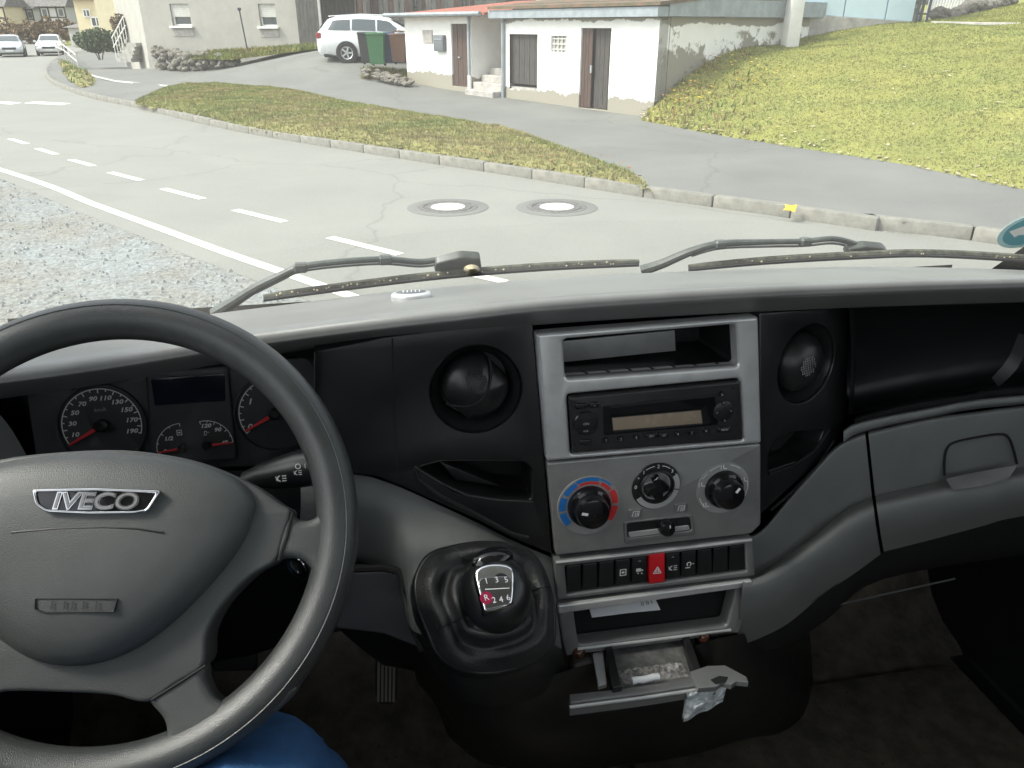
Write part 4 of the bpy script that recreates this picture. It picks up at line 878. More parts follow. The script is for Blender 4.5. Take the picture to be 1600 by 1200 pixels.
    mk('number_plate', box(W(-2.35, 0, .74), (.04, .5, .11), F.normalized(), S.normalized(), UP), M['white_plastic'], t)
    mk('lower_bumper', bevbox(W(0, 0, .24), (4.5, 1.66, .14), F.normalized(), S.normalized(), UP, .04, 1), M['rubber'], t)
    if wagon:
        for s_ in (-1, 1): mk('roof_rail', tube([W(-1.9, s_ * .6, 1.46), W(-.8, s_ * .62, 1.52), W(.2, s_ * .61, 1.49)], .015, 6), m, t)
    return t
cz = onto(g, 540, 98)
sk = pz(537, 98, 28.0)
car('estate_car', 'white estate car parked behind the wheelie bins', sk + Vector((1.52, .9, 0)), R(2), M['car_white'], 1.05)
car('far_car', 'white car driving on the far road, left one of two', flat(20, 88), R(-62), M['car_silver'], 1.0, False)
car('far_car', 'white car driving on the far road, right one of two', flat(83, 86) + Vector((0, 0, 0)), R(-66), M['car_white'], 1.0, False)
# ================================================================ VAN CAB
def fw(l, z): return 1.12 - .75 * (z + .33) - .10 * (l - .283) ** 2
def ws(u, v, off=0.0):
    """point on the windscreen seen through a pixel, moved forward by off"""
    d = ray(u, v); t = 1.0
    for _ in range(40):
        p = d * t; l, f, z = p.dot(LA), p.dot(FA), p.z; t *= (fw(l, z) + off) / f
    return CAM + d * t
L0, L1, ZF = -.62, 1.18, -1.22
cab = thing('van_cab', 'dark cab of a parked van around the viewer, with windscreen, floor and doors', 'van', V(.28, .2, ZF))
ws_rows = [[V(l, fw(l, z), z) for l in np.linspace(L0, L1, 9)] for z in np.linspace(-.46, .42, 7)]
v_, f_ = patch(ws_rows, 2, 2); mk('windscreen', (v_, f_), M['windscreen'], cab, angle=180)
roof_rows = [[V(l, f, .42 + .03 * (1 - ((l - .28) / .9) ** 2)) for l in np.linspace(L0, L1, 7)] for f in (.57, .2, -.4, -.95)]
mk('headliner', patch(roof_rows, 2, 2), M['headliner'], cab)
mk('floor', patch([[V(l, f, z) for l in (L0, .28, L1)] for f, z in ((-.95, ZF), (.6, ZF), (1.05, ZF), (1.22, ZF + .12), (1.34, ZF + .5), (1.36, -.45))], 3, 3), M['carpet'], cab)
for l, nm in ((L0, 'driver'), (L1, 'passenger')):
    dp = Pl(V(l, 0, 0), FA if l > 0 else -FA, UP); sg = 1 if l > 0 else -1
    dr = put('door', None, cab); ORG[dr] = ORG[cab]
    out = [(sg * 1.3, ZF), (sg * -.95, ZF), (sg * -.95, .44), (sg * .56, .44), (sg * 1.13, -.33), (sg * 1.3, -.5)]
    hole = [(sg * .8, -.2), (sg * -.72, -.2), (sg * -.72, .36), (sg * .48, .36)]
    mk('door_panel', plate(dp, out, -.04, 0, .006, [rnd(hole, .05)], seg=1), M['black_plastic'], dr, smooth=False)
    mk('door_glass', quad(dp, hole, -.02), M['side_glass'], dr)
bk = Pl(V(.28, -.95, 0), LA, UP)
bh = [(-.72, -.25), (.72, -.25), (.72, .33), (-.72, .33)]
mk('rear_wall', plate(Pl(V(.28, -.95, 0), -LA, UP), [(-.9, ZF), (.9, ZF), (.9, .46), (-.9, .46)], -.05, 0, .005, [rnd(bh, .05)], seg=1), M['cab_grey'], cab, smooth=False)
mk('added_rear_glass', quad(bk, bh, .02), M['side_glass'], cab)  # unseen rear window, added to bring light onto the console from behind

# ---------------------------------------------------------------- dashboard
db = thing('dashboard', 'grey and black plastic van dashboard with overhanging top pad', 'dashboard', V(.283, .85, -.9))
T_REAR = [(-300, 570), (0, 531), (200, 507), (350, 488), (600, 457), (800, 439), (1000, 427), (1250, 418), (1400, 417), (1600, 422), (2100, 446)]
T_LIP = [(-300, 628), (0, 590), (100, 577), (200, 562), (330, 541), (430, 526), (600, 504), (835, 478), (1000, 466), (1185, 455), (1400, 446), (1600, 440), (2100, 428)]
T_FL = [(-300, .74), (200, .735), (330, .725), (430, .71), (600, .68), (835, .66), (1250, .66), (1600, .665), (2100, .67)]
us = [-300, -120, 0, 100, 200, 330, 430, 600, 720, 835, 1000, 1185, 1400, 1600, 1850, 2100]
rows = [[], [], [], [], [], [], []]
for u in us:
    vr, vl, fl = interp(T_REAR, u), interp(T_LIP, u), interp(T_FL, u)
    ub = interp([(-300, 36), (330, 30), (600, 26), (835, 30), (1185, 32), (1600, 32), (2100, 30)], u)
    for r_, q in zip(rows, ((u, vr, 1.06), (u, vr + .36 * (vl - vr), .86), (u, vr + .60 * (vl - vr), fl + .034), (u, vl - .16 * (vl - vr) - 3, fl + .006), (u, vl + 5, fl), (u, vl + 14, fl + .008), (u, vl + ub, fl + .06))): r_.append(hf(*q))
mk('top_pad', patch(rows, 5, 8), M['dash_top'], db, angle=180)
mk('top_seam', tube([hf(u, interp(T_LIP, u) + 10, interp(T_FL, u) + .004) for u in range(380, 1500, 40)], .0012, 6), M['dash_top'], db)
mk('light_block_skirt', patch([[hf(u, interp(T_REAR, u), 1.06) for u in us], [hf(u, interp(T_REAR, u), 1.06) - UP * .12 + FA * .02 for u in us], [Vector((p.x, p.y, CAMH - .98)) for p in [hf(u, interp(T_REAR, u), 1.06) + FA * .16 for u in us]]], 2, 2), M['void_black'], db)  # hidden black sheet, added to keep windscreen light out of the footwell
mk('light_block_plate', box(V(.28, .95, -.55), (1.74, .02, .42), LA, FA, UP), M['void_black'], db)  # hidden black plate, added to stop light leaking in behind the console
TH = math.atan(.1)
CON = Pl(V(.2835, .70, -.379), LA, FA * math.sin(TH) + UP * math.cos(TH)); cA = CON.pts
def r4(pl, L, r=.004): return rnd(pl.pts(L), r)
def pocket(pl, hole, depth, m, name, parent, shrink=0.0):
    """open box behind a hole"""
    L = hole if area2(hole) > 0 else hole[::-1]; L = inset(L, -.001); L2 = inset(L, shrink) if shrink else L; n = len(L)
    vs = [pl.P(a, b, -.001) for a, b in L] + [pl.P(a, b, -depth) for a, b in L2]; fs = [(i, (i + 1) % n, n + (i + 1) % n, n + i) for i in range(n)] + [tuple(n + i for i in range(n))]
    return mk(name, (vs, fs), m, parent, smooth=False)
# black fascia left of the console with air vent and pocket
vent_c = CON.at(745, 611); vr_ = .049
pk = r4(CON, [(652, 732), (690, 722), (818, 722), (832, 735), (832, 784), (775, 782), (712, 771)], .006)
fas = mk('fascia_panel', plate(CON, cA([(490, 552), (600, 528), (833, 500), (864, 869), (800, 843), (740, 812), (640, 768), (590, 748), (490, 735)]), -.03, -.004, .002, [circ(*vent_c, vr_ - .002), pk]), M['black_plastic'], db)
pocket(CON, pk, .07, M['void_black'], 'pocket', fas)
mk('pocket_ledge', plate(CON, cA([(686, 735), (700, 742), (790, 779), (715, 770)]), -.05, -.03, .002), M['black_plastic'], fas)
mk('pocket_lip', tube([CON.P(*CON.at(u, v), -.003) for u, v in ((648, 735), (655, 752), (690, 778), (740, 803), (800, 836), (826, 842))], .0022, 8), M['black_plastic'], fas)
mk('pocket_rim', tube([CON.P(*CON.at(u, v), -.003) for u, v in ((648, 731), (690, 757), (730, 776), (780, 783), (833, 786))], .0016, 8), M['black_plastic'], fas)
mk('fascia_seam', tube([CON.P(*CON.at(u, v), -.0042) for u, v in ((613, 530), (616, 640), (621, 745))], .0009, 6), M['void_black'], fas)
def air_vent(pl, c, r, cut, parent, label):
    t = put('air_vent', None, parent); ORG[t] = ORG[parent]; t['label'] = label
    mk('ring', lathe(pl, *c, [(r - .0022, -.03), (r - .002, -.0035), (r - .0012, -.0022), (r - .0004, -.0035), (r, -.006)], 64), M['satin_black'], t)
    mk('bowl', lathe(pl, *c, [(r - .003, -.005), (r * .86, -.012), (r * .76, -.02), (r * .74, -.03), (.0005, -.031)], 64), M['black_plastic'], t)
    L = []
    for k in range(64):
        a = 2 * math.pi * k / 64; x, y = math.cos(a), math.sin(a)
        for ca in cut:
            q = x * math.cos(ca) + y * math.sin(ca)
            if q > .86: s_ = .86 / q; x, y = x * s_, y * s_
        L.append((x, y))
    prof = [(1.0, -.026), (1.0, -.013), (.97, -.010), (.85, -.0035), (.6, .003), (.3, .0065), (.001, .0075)]
    vs = [pl.P(c[0] + x * r * .72 * q, c[1] + y * r * .72 * q, h) for q, h in prof for x, y in L]
    fs = [(i * 64 + k, i * 64 + (k + 1) % 64, (i + 1) * 64 + (k + 1) % 64, (i + 1) * 64 + k) for i in range(len(prof) - 1) for k in range(64)]
    mk('flap', (vs, fs), M['black_plastic'], t); return t
def dome(rr): return float(np.interp(rr, [0, .3, .6, .85, .97], [.0075, .0065, .003, -.0035, -.010]))
av = air_vent(CON, vent_c, vr_, (R(42), R(222)), db, 'round air vent left of the console, flap turned')
pth = []
for k in range(13):
    x, y = crline([(.42, .92, 0), (.44, .5, 0), (.2, -.1, 0), (-.2, -.38, 0), (-.88, -.42, 0)], 3)[k][:2]; pth.append(CON.P(vent_c[0] + x * .0353, vent_c[1] + y * .0353, dome(math.hypot(x, y)) + .0002))
mk('flap_slit', tube(pth, .0013, 6), M['void_black'], av)
for k in range(10):
    for j in range(8):
        x, y = -.36 + k * .07 + .02 * j, .62 - j * .075
        if math.hypot(x + .05, y - .33) < .34: mk('grip_rib', bevbox(CON.P(vent_c[0] + x * .0353, vent_c[1] + y * .0353, dome(math.hypot(x, y)) + .0003), (.0008, .0022, .0012), CON.ex, CON.ey, CON.n, .0003, 1), M['satin_black'], av, smooth=False)
# right fascia, turned a little to the right
ya = R(20); FR = Pl(CON.P(*CON.at(1189, 600), -.002), LA * math.cos(ya) + FA * math.sin(ya), CON.ey); rc = FR.at(1263, 570)
pk2 = rnd(FR.pts([(1203, 712), (1212, 690), (1240, 676), (1290, 672), (1282, 694), (1258, 718), (1202, 737)]), .004)
fr_ = mk('fascia_panel', plate(FR, FR.pts([(1189, 490), (1328, 480), (1326, 640), (1312, 690), (1275, 728), (1190, 806)]), -.03, -.002, .002, [circ(*rc, vr_ - .002), pk2]), M['black_plastic'], db)
pocket(FR, pk2, .04, M['void_black'], 'pocket', fr_)
mk('pocket_lip', tube([FR.P(*FR.at(u, v), -.001) for u, v in ((1202, 741), (1240, 728), (1272, 706), (1298, 672))], .0018, 8), M['black_plastic'], fr_)
mk('pocket_lip', tube([FR.P(*FR.at(u, v), -.001) for u, v in ((1205, 798), (1240, 768), (1280, 726), (1304, 690))], .0018, 8), M['black_plastic'], fr_)
av2 = air_vent(FR, rc, vr_, (), db, 'round air vent right of the console, flap closed')
for k in range(9):
    for j in range(9):
        x, y = -.32 + k * .08, -.3 + j * .08
        if math.hypot(x, y) < .33: mk('grip_rib', bevbox(FR.P(rc[0] - .008 + x * .036, rc[1] + .002 + y * .036, .0068), (.0009, .0024, .0012), FR.ex, FR.ey, FR.n, .0003, 1), M['dial_grey'], av2, smooth=False)
# shelf recess in front of the passenger
rows = [[], [], [], [], []]
for u in (1322, 1400, 1500, 1600, 1850, 2100):
    vl = interp(T_LIP, u); ve = interp([(1322, 650), (1345, 646), (1450, 622), (1600, 602), (2100, 570)], u)
    for r_, q in zip(rows, ((u, vl + 25, .71), (u, vl + 45, .86), (u, ve - 70, .88), (u, ve - 8, .85), (u, ve, .735))): r_.append(hf(*q))
mk('shelf_recess', patch(rows, 3, 3), M['black_plastic'], db, angle=60)
mk('shelf_side', patch(frows([[(1327, 482, .735), (1330, 560, .735), (1326, 648, .73)], [(1335, 470, .87), (1338, 560, .87), (1333, 640, .86)]]), 3, 3), M['black_plastic'], db)
mk('shelf_edge', patch(frows([[(u, interp([(1322, 656), (1345, 647), (1450, 623), (1600, 603), (2100, 572)], u), .735) for u in (1335, 1420, 1520, 1600, 2100)], [(u, interp([(1322, 660), (1345, 651), (1450, 626), (1600, 606), (2100, 575)], u), .724) for u in (1335, 1420, 1520, 1600, 2100)], [(u, interp([(1322, 668), (1345, 659), (1450, 638), (1600, 617), (2100, 588)], u), .73) for u in (1335, 1420, 1520, 1600, 2100)]]), 4, 4), M['black_plastic'], db)
mk('shelf_brace', patch(frows([[(1592, 520, .80), (1575, 560, .80), (1550, 590, .80)], [(1610, 530, .79), (1590, 575, .79), (1560, 605, .79)]]), 3, 3), M['black_plastic'], db)
# grey band above the glovebox
mk('glovebox_band', patch(frows([[(u, interp([(1318, 672), (1345, 659), (1450, 638), (1600, 617), (2100, 588)], u), .728) for u in (1318, 1345, 1450, 1600, 2100)], [(u, interp([(1318, 676), (1345, 662), (1450, 641), (1600, 620), (2100, 591)], u), .722) for u in (1318, 1345, 1450, 1600, 2100)], [(u, interp([(1318, 690), (1345, 673), (1450, 650), (1600, 628), (2100, 600)], u), .721) for u in (1318, 1345, 1450, 1600, 2100)], [(u, interp([(1318, 694), (1345, 677), (1450, 654), (1600, 632), (2100, 604)], u), .735) for u in (1318, 1345, 1450, 1600, 2100)]]), 4, 4), M['grey_plastic'], db)
def glove(cols, name, m, parent=db):
    rows = [[], [], [], [], [], [], [], []]
    for (u, a, b, c, d, ud, f) in cols:
        for r_, q in zip(rows, ((u, a, f + .018), (u, a + 3, f + .002), (u + .06 * (ud - u), a + 18, f - .002), (u + .4 * (ud - u), b - 6, f - .002), (u + .45 * (ud - u), b + 2, f - .006), (u + .55 * (ud - u), c, f - .032), (u + .75 * (ud - u), (c + d) / 2, f - .034), (ud, d, f - .012))): r_.append(hf(*q))
    return mk(name, patch(rows, 6, 5), m, parent, angle=70)
# u, top edge, crease, ledge edge, lower edge, u at the lower edge, forward distance
glove([(1173, 836, 898, 914, 1010, 1150, .698), (1192, 824, 893, 908, 1000, 1180, .702), (1228, 782, 868, 886, 975, 1230, .708), (1270, 735, 832, 850, 930, 1285, .715), (1310, 694, 796, 816, 896, 1335, .72), (1352, 675, 776, 795, 866, 1376, .722)], 'glovebox_surround', M['grey_plastic'])
gb = glove([(1357, 674, 774, 793, 862, 1381, .721), (1450, 653, 755, 774, 842, 1460, .721), (1530, 642, 741, 760, 822, 1535, .722), (1600, 633, 729, 747, 806, 1600, .723), (1850, 606, 700, 715, 770, 1840, .73), (2100, 580, 670, 685, 735, 2080, .735)], 'glovebox_door', M['grey_plastic'])
glove([(1346, 676, 777, 796, 868, 1370, .736), (1364, 672, 772, 791, 860, 1388, .736)], 'door_gap', M['void_black'])
HD = Pl(hf(1530, 705, .7185), LA, FA * .05 + UP)
mk('handle_groove', tube([HD.P(*HD.at(u, v), .001) for u, v, _ in crline([(x_, y_, 0) for x_, y_ in ((1475, 742), (1475, 720), (1479, 700), (1492, 690), (1530, 682), (1560, 678), (1574, 682), (1582, 700), (1588, 724))], 5)], .0016, 6), M['void_black'], gb)
mk('handle_cup', patch(frows([[(1478, 748, .704), (1530, 737, .704), (1590, 727, .704)], [(1485, 760, .694), (1530, 752, .692), (1580, 742, .694)], [(1490, 766, .687), (1530, 760, .686), (1575, 750, .687)]]), 4, 4), M['dark_trim'], gb)
# under-dash dark panel and footwell trim on the passenger side
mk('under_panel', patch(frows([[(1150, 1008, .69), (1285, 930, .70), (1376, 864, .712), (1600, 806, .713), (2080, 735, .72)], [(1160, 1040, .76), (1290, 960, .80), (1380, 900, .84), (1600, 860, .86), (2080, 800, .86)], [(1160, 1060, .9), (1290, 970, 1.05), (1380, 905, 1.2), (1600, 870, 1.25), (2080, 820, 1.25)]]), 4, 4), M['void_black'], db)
mk('footwell_edge', tube([hf(u, v, .86) for u, v in ((1245, 962), (1330, 940), (1420, 920), (1492, 904))], .0016, 6), M['grey_plastic'], db)
# lower grey panel left of the console, carrying the gear lever
LPR = [
    [(470, 738, .72), (560, 742, .712), (600, 752, .708), (645, 770, .705), (740, 814, .700), (800, 844, .697), (868, 874, .694)],
    [(470, 790, .71), (560, 790, .702), (605, 800, .698), (650, 815, .69), (740, 835, .682), (806, 862, .682), (868, 890, .688)],
    [(470, 850, .73), (560, 850, .722), (612, 850, .70), (648, 865, .665), (745, 862, .655), (815, 880, .660), (870, 910, .684)],
    [(500, 920, .76), (590, 915, .745), (628, 920, .70), (648, 930, .635), (755, 940, .615), (830, 940, .635), (872, 960, .675)],
    [(520, 975, .78), (600, 975, .76), (635, 975, .70), (656, 990, .605), (755, 1010, .585), (845, 1000, .61), (878, 1015, .665)],
    [(560, 1010, .80), (630, 1010, .77), (660, 1020, .68), (690, 1048, .585), (765, 1062, .572), (845, 1045, .60), (885, 1040, .66)],
    [(600, 1040, .84), (650, 1050, .80), (690, 1075, .70), (715, 1095, .62), (775, 1110, .60), (850, 1100, .63), (900, 1090, .67)]]
mk('lower_panel', patch(frows(LPR[:5]), 7, 7), M['grey_plastic'], db, angle=180)
mk('lever_skirt', patch(frows(LPR[4:]), 7, 7), M['black_plastic'], db, angle=180)
mk('knee_panel', plate(Pl(hf(590, 950, .70), LA, UP * .98 + FA * .2), Pl(hf(590, 950, .70), LA, UP * .98 + FA * .2).pts([(500, 894), (622, 893), (640, 940), (656, 1014), (600, 992), (500, 980)]), -.02, 0, .004), mat('knee_grey', (.10, .106, .112), .5, var=.08, vscale=12, bump=.6, bscale=1100), db)
mk('panel_gap_shade', tube([hf(u, v, f) for u, v, f in ((520, 889, .705), (600, 887, .70), (624, 893, .69), (640, 935, .665), (652, 985, .635), (660, 1018, .62))], .0045, 8), M['void_black'], db)  # black tube: gap down the right edge, painted shadow along the top edge
mk('tunnel', patch(frows([
    [(655, 1010, .68), (700, 1060, .60), (770, 1075, .585), (850, 1058, .615), (950, 1030, .67), (1060, 1015, .67), (1165, 990, .68), (1270, 985, 1.2)],
    [(650, 1060, .80), (715, 1105, .64), (780, 1130, .61), (860, 1120, .635), (960, 1095, .66), (1070, 1080, .67), (1170, 1050, .70), (1280, 1040, 1.15)],
    [(680, 1100, .86), (740, 1150, .70), (800, 1165, .67), (870, 1160, .67), (970, 1150, .69), (1080, 1130, .71), (1180, 1100, .76), (1290, 1095, 1.1)],
    [(700, 1150, .95), (750, 1190, .85), (810, 1200, .82), (880, 1200, .80), (980, 1195, .80), (1080, 1180, .82), (1190, 1150, .9), (1300, 1150, 1.05)]]), 5, 5), M['black_plastic'], db, angle=180)
# panel behind and below the wheel
mk('column_panel', patch(frows([[(-300, 735, .80), (0, 728, .80), (250, 735, .80), (480, 735, .76), (520, 740, .74)], [(-300, 860, .80), (0, 860, .79), (250, 860, .79), (480, 850, .76), (520, 850, .75)], [(-300, 960, .84), (0, 960, .84), (250, 960, .84), (470, 930, .82), (520, 900, .78)], [(-300, 1060, 1.0), (0, 1060, 1.0), (250, 1060, 1.0), (470, 1000, .95), (540, 985, .85)]]), 4, 4), M['black_plastic'], db)
# binnacle around the instruments
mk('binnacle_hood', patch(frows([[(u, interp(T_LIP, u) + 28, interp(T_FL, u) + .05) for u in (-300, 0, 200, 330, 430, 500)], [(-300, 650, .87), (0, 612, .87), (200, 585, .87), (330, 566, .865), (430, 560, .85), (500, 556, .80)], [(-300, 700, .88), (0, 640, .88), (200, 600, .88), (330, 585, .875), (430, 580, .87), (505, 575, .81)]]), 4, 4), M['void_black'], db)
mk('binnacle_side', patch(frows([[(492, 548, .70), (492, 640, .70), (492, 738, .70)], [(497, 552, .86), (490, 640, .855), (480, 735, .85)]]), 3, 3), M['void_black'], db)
mk('side_trim', patch(frows([[(-150, 600, .83), (-30, 630, .83), (10, 660, .82), (45, 718, .81)], [(-150, 760, .80), (-30, 740, .80), (0, 735, .80), (30, 728, .80)]]), 4, 4), M['grey_plastic'], db)

# ---------------------------------------------------------------- centre console
cc = thing('centre_console', 'silver grey centre console with heater dials, switches and storage slots', 'console', CON.P(0, -.3, 0))
slot = r4(CON, [(878, 528), (1147, 505), (1151, 570), (882, 590)], .005); rh_ = r4(CON, [(884, 614), (1153, 589), (1158, 685), (890, 707)], .004)
mk('upper_bezel', plate(CON, r4(CON, [(836, 520), (1182, 493), (1187, 690), (853, 718)], .003), -.012, .005, .0035, [slot, rh_], seg=4), M['silver_trim'], cc)
sp_ = pocket(CON, slot, .10, M['black_plastic'], 'storage_slot', cc)
mk('slot_card', plate(CON, [CON.at(u, v, -.045) for u, v in ((879, 533), (1054, 516), (1056, 548), (881, 566))], -.048, -.045, .0005), M['dark_trim'], sp_)
for k in range(8):
    u = 884 + k * 34; q0 = CON.P(*CON.at(u, 564.5 - k * 2.5, -.074), -.074); q1 = CON.P(*CON.at(u + 34, 585.5 - k * 2.5, -.006), -.006); mk('slot_rib', tube([q0, q1], .0022, 6), M['black_plastic'], sp_)
fl_ = [CON.P(*CON.at(881, 589, 0), 0), CON.P(*CON.at(1151, 569.5, 0), 0), CON.P(*CON.at(1151, 545, -.075), -.075), CON.P(*CON.at(880, 564, -.075), -.075)]
mk('slot_floor', (fl_, [(0, 1, 2, 3)]), M['dark_trim'], sp_)
mk('back_plate', plate(CON, r4(CON, [(845, 600), (1185, 575), (1170, 990), (880, 1015)], .003), -.02, -.0185, .0005), M['void_black'], cc)
panel = mk('climate_panel', plate(CON, r4(CON, [(854, 722), (1187, 692), (1187, 818), (1172, 832), (868, 866)], .003), -.012, .003, .002), mat('panel_grey', (.30, .302, .295), .34, metal=.45, var=.08, vscale=30, bump=.08, bscale=900), cc)
px = .00072
def dial(u, v, ro, rk, parent, name, pointer, label):
    c = CON.at(u, v, .004); t = put(name, None, parent); ORG[t] = ORG[parent]; t['label'] = label
    mk('dial_ring', lathe(CON, *c, [(ro, .002), (ro - .001, .0042), (rk, .0042)], 56), M['dial_grey'], t)
    if rk:
        mk('knob', lathe(CON, *c, [(rk, .003), (rk, .009), (rk * .93, .0125), (rk * .8, .014), (rk * .76, .022), (rk * .70, .0255), (rk * .5, .027), (.0005, .0275)], 48), M['gloss_black'], t)
        a = R(pointer); mk('pointer', bar(CON, (c[0] + math.cos(a) * rk * .25, c[1] + math.sin(a) * rk * .25), (c[0] + math.cos(a) * rk * .6, c[1] + math.sin(a) * rk * .6), .0032, .0268), M['white_print'], t)
    return t, c
td, c = dial(920, 790, .0365, .0245, cc, 'temperature_dial', 165, 'heater dial with blue and red scale')
for a0, a1, m, r0, r1 in ((118, 150, 'blue_print', .0275, .0335), (156, 186, 'blue_print', .0265, .034), (192, 222, 'blue_print', .0265, .034), (70, 116, 'blue_print', .0305, .0345), (42, 68, 'blue_print', .0325, .0345), (66, 112, 'red_print', .0265, .0295), (112, 128, 'red_print', .0265, .0275), (36, 62, 'red_print', .0268, .031), (0, 32, 'red_print', .0268, .0335), (-40, -6, 'red_print', .0268, .034)):
    mk('scale_band', arcband(CON, *c, r0, r1, a0, a1, .0042), M[m], td)
fd_, c = dial(1025, 759, .0285, 0, cc, 'fan_dial', 0, 'fan dial with broken knob showing its bare hub')
mk('dial_face', lathe(CON, *c, [(.0285, .0045), (.0275, .006), (.021, .006)], 48), M['black_plastic'], fd_)
mk('dial_plate', arcband(CON, *c, .0185, .027, -150, -15, .0062), M['silver_trim'], fd_); mk('dial_plate', arcband(CON, *c, .0185, .027, -12, 30, .0062), M['silver_trim'], fd_)
mk('broken_knob', lathe(CON, *c, [(.0205, .004), (.0205, .008), (.0195, .009), (.0175, .007), (.0165, .002)], 48), M['black_plastic'], fd_)
mk('knob_core', lathe(CON, *c, [(.0165, .003), (.015, .0045), (.0005, .005)], 40), M['chrome'], fd_)
bm_ = [(.0, .0155), (.004, .009), (.013, .001), (.0125, -.004), (.006, -.006), (.007, -.014), (-.003, -.0135), (-.004, -.008), (-.0125, -.0085), (-.0135, .0), (-.004, .004), (-.006, .011)]
mk('hub_cross', plate(CON, [(c[0] + a, c[1] + b) for a, b in bm_], .005, .0125, .002), M['gloss_black'], fd_)
for k, (s_, a) in enumerate((('0', 176), ('*', 152), ('1', 130), ('2', 88), ('3', 45))): text('number', s_, CON, c[0] + .0245 * math.cos(R(a)), c[1] + .0245 * math.sin(R(a)), .0062, M['white_print'], fd_, h=.0064)
for a0, a1 in ((98, 122), (55, 78), (12, 34)): mk('scale_arc', arcband(CON, *c, .0252, .0259, a0, a1, .0062), M['white_print'], fd_)
md, c = dial(1130, 763, .0325, .0225, cc, 'air_dial', 52, 'air direction dial with white arc markings')
for a0, a1 in ((100, 128), (135, 150), (52, 78), (-30, 12), (198, 228)): mk('scale_arc', arcband(CON, *c, .0292, .03, a0, a1, .0042), M['white_print'], md)
def icon(pl, a, b, s, kind, parent, h, m='white_print'):
    vf = []
    if kind == 'seat':
        vf = [bar(pl, (a - s * .2, b + s * .5), (a - s * .1, b - s * .2), s * .18, h), bar(pl, (a - s * .15, b - s * .2), (a + s * .5, b - s * .3), s * .18, h), bar(pl, (a - s * .6, b + s * .4), (a - s * .6, b - s * .4), s * .12, h)]
    elif kind == 'demist':
        vf = [bar(pl, (a - s * .5, b - s * .4), (a - s * .35, b + s * .4), s * .1, h), bar(pl, (a - s * .35, b + s * .4), (a + s * .5, b + s * .4), s * .1, h), bar(pl, (a + s * .5, b + s * .4), (a + s * .4, b - s * .4), s * .1, h), bar(pl, (a - .1 * s, b - s * .5), (a, b + s * .2), s * .1, h), bar(pl, (a + .18 * s, b - s * .5), (a + .25 * s, b + s * .2), s * .1, h)]
    elif kind == 'box':
        vf = [bar(pl, (a - s * .4, b - s * .5), (a - s * .4, b + s * .5), s * .14, h), bar(pl, (a + s * .4, b - s * .5), (a + s * .4, b + s * .5), s * .14, h), bar(pl, (a - s * .4, b + s * .45), (a + s * .4, b + s * .45), s * .14, h), bar(pl, (a - s * .4, b - s * .45), (a + s * .4, b - s * .45), s * .14, h), bar(pl, (a - s * .2, b), (a + s * .2, b), s * .3, h)]
    elif kind == 'truck':
        vf = [bar(pl, (a - s * .5, b + s * .2), (a + s * .2, b + s * .2), s * .5, h), bar(pl, (a + s * .25, b + s * .1), (a + s * .5, b + s * .1), s * .25, h), bar(pl, (a - s * .3, b - s * .3), (a - s * .1, b - s * .3), s * .2, h), bar(pl, (a + s * .2, b - s * .3), (a + s * .45, b - s * .45), s * .15, h)]
    elif kind == 'fog':
        vf = [arcband(pl, a - s * .1, b, s * .25, s * .38, 90, 270, h)] + [bar(pl, (a + s * .1, b + s * q), (a + s * .6, b + s * q), s * .11, h) for q in (-.3, 0, .3)] + [bar(pl, (a - s * .6, b + s * .3), (a - s * .5, b - s * .3), s * .1, h)]
    elif kind == 'bulb':
        vf = [arcband(pl, a, b + s * .1, s * .22, s * .36, -60, 240, h), bar(pl, (a - s * .5, b - s * .45), (a + s * .2, b - s * .45), s * .14, h), bar(pl, (a + s * .5, b + s * .1), (a + s * .75, b + s * .1), s * .12, h)]
    elif kind == 'tri':
        for q in (1.0, .5):
            P_ = [(a, b + s * .62 * q), (a - s * .58 * q, b - s * .42 * q), (a + s * .58 * q, b - s * .42 * q)]
            vf += [bar(pl, P_[i - 1], P_[i], s * .12, h) for i in range(3)]
    elif kind == 'ring': vf = [arcband(pl, a, b, s * .3, s * .46, 0, 360, h)]
    return mk('symbol', join(*vf), M[m], parent, smooth=False)
for a, kd in ((92, 'seat'), (18, 'seat'), (164, 'seat'), (-135, 'seat'), (-62, 'demist')): icon(CON, c[0] + .0268 * math.cos(R(a)), c[1] + .0268 * math.sin(R(a)), .0065, kd, md, .0043)
for u, v in ((991, 800), (1062, 791)):
    q = CON.at(u, v); b_ = mk('air_button', plate(CON, rnd([(q[0] - .008, q[1] - .006), (q[0] + .008, q[1] - .006), (q[0] + .008, q[1] + .006), (q[0] - .008, q[1] + .006)], .003), .002, .0045, .001), M['dark_trim'], cc); icon(CON, q[0], q[1], .008, 'demist', b_, .0046)
sf = put('air_slider', None, cc); ORG[sf] = ORG[cc]
slh = r4(CON, [(977, 815), (1076, 805), (1079, 826), (979, 838)], .004)
mk('slider_frame', plate(CON, r4(CON, [(972, 812), (1080, 801), (1084, 833), (974, 848)], .004), .002, .0045, .0012, [slh]), M['dark_trim'], sf)
mk('slider_bed', quad(CON, slh, .0032), M['black_plastic'], sf)
mk('slider_track', plate(CON, r4(CON, [(980, 829), (1074, 818), (1076, 825), (982, 837)], .002), .0032, .0042, .0004), M['silver_trim'], sf)
q = CON.at(1041, 824, .008); mk('slider_knob', lathe(CON, *q, [(.0095, .003), (.0095, .011), (.008, .015), (.0005, .0165)], 32), M['gloss_black'], sf); mk('knob_mark', bar(CON, (q[0] + .0015, q[1] + .003), (q[0] + .0012, q[1] + .007), .0013, .0158), M['white_print'], sf)
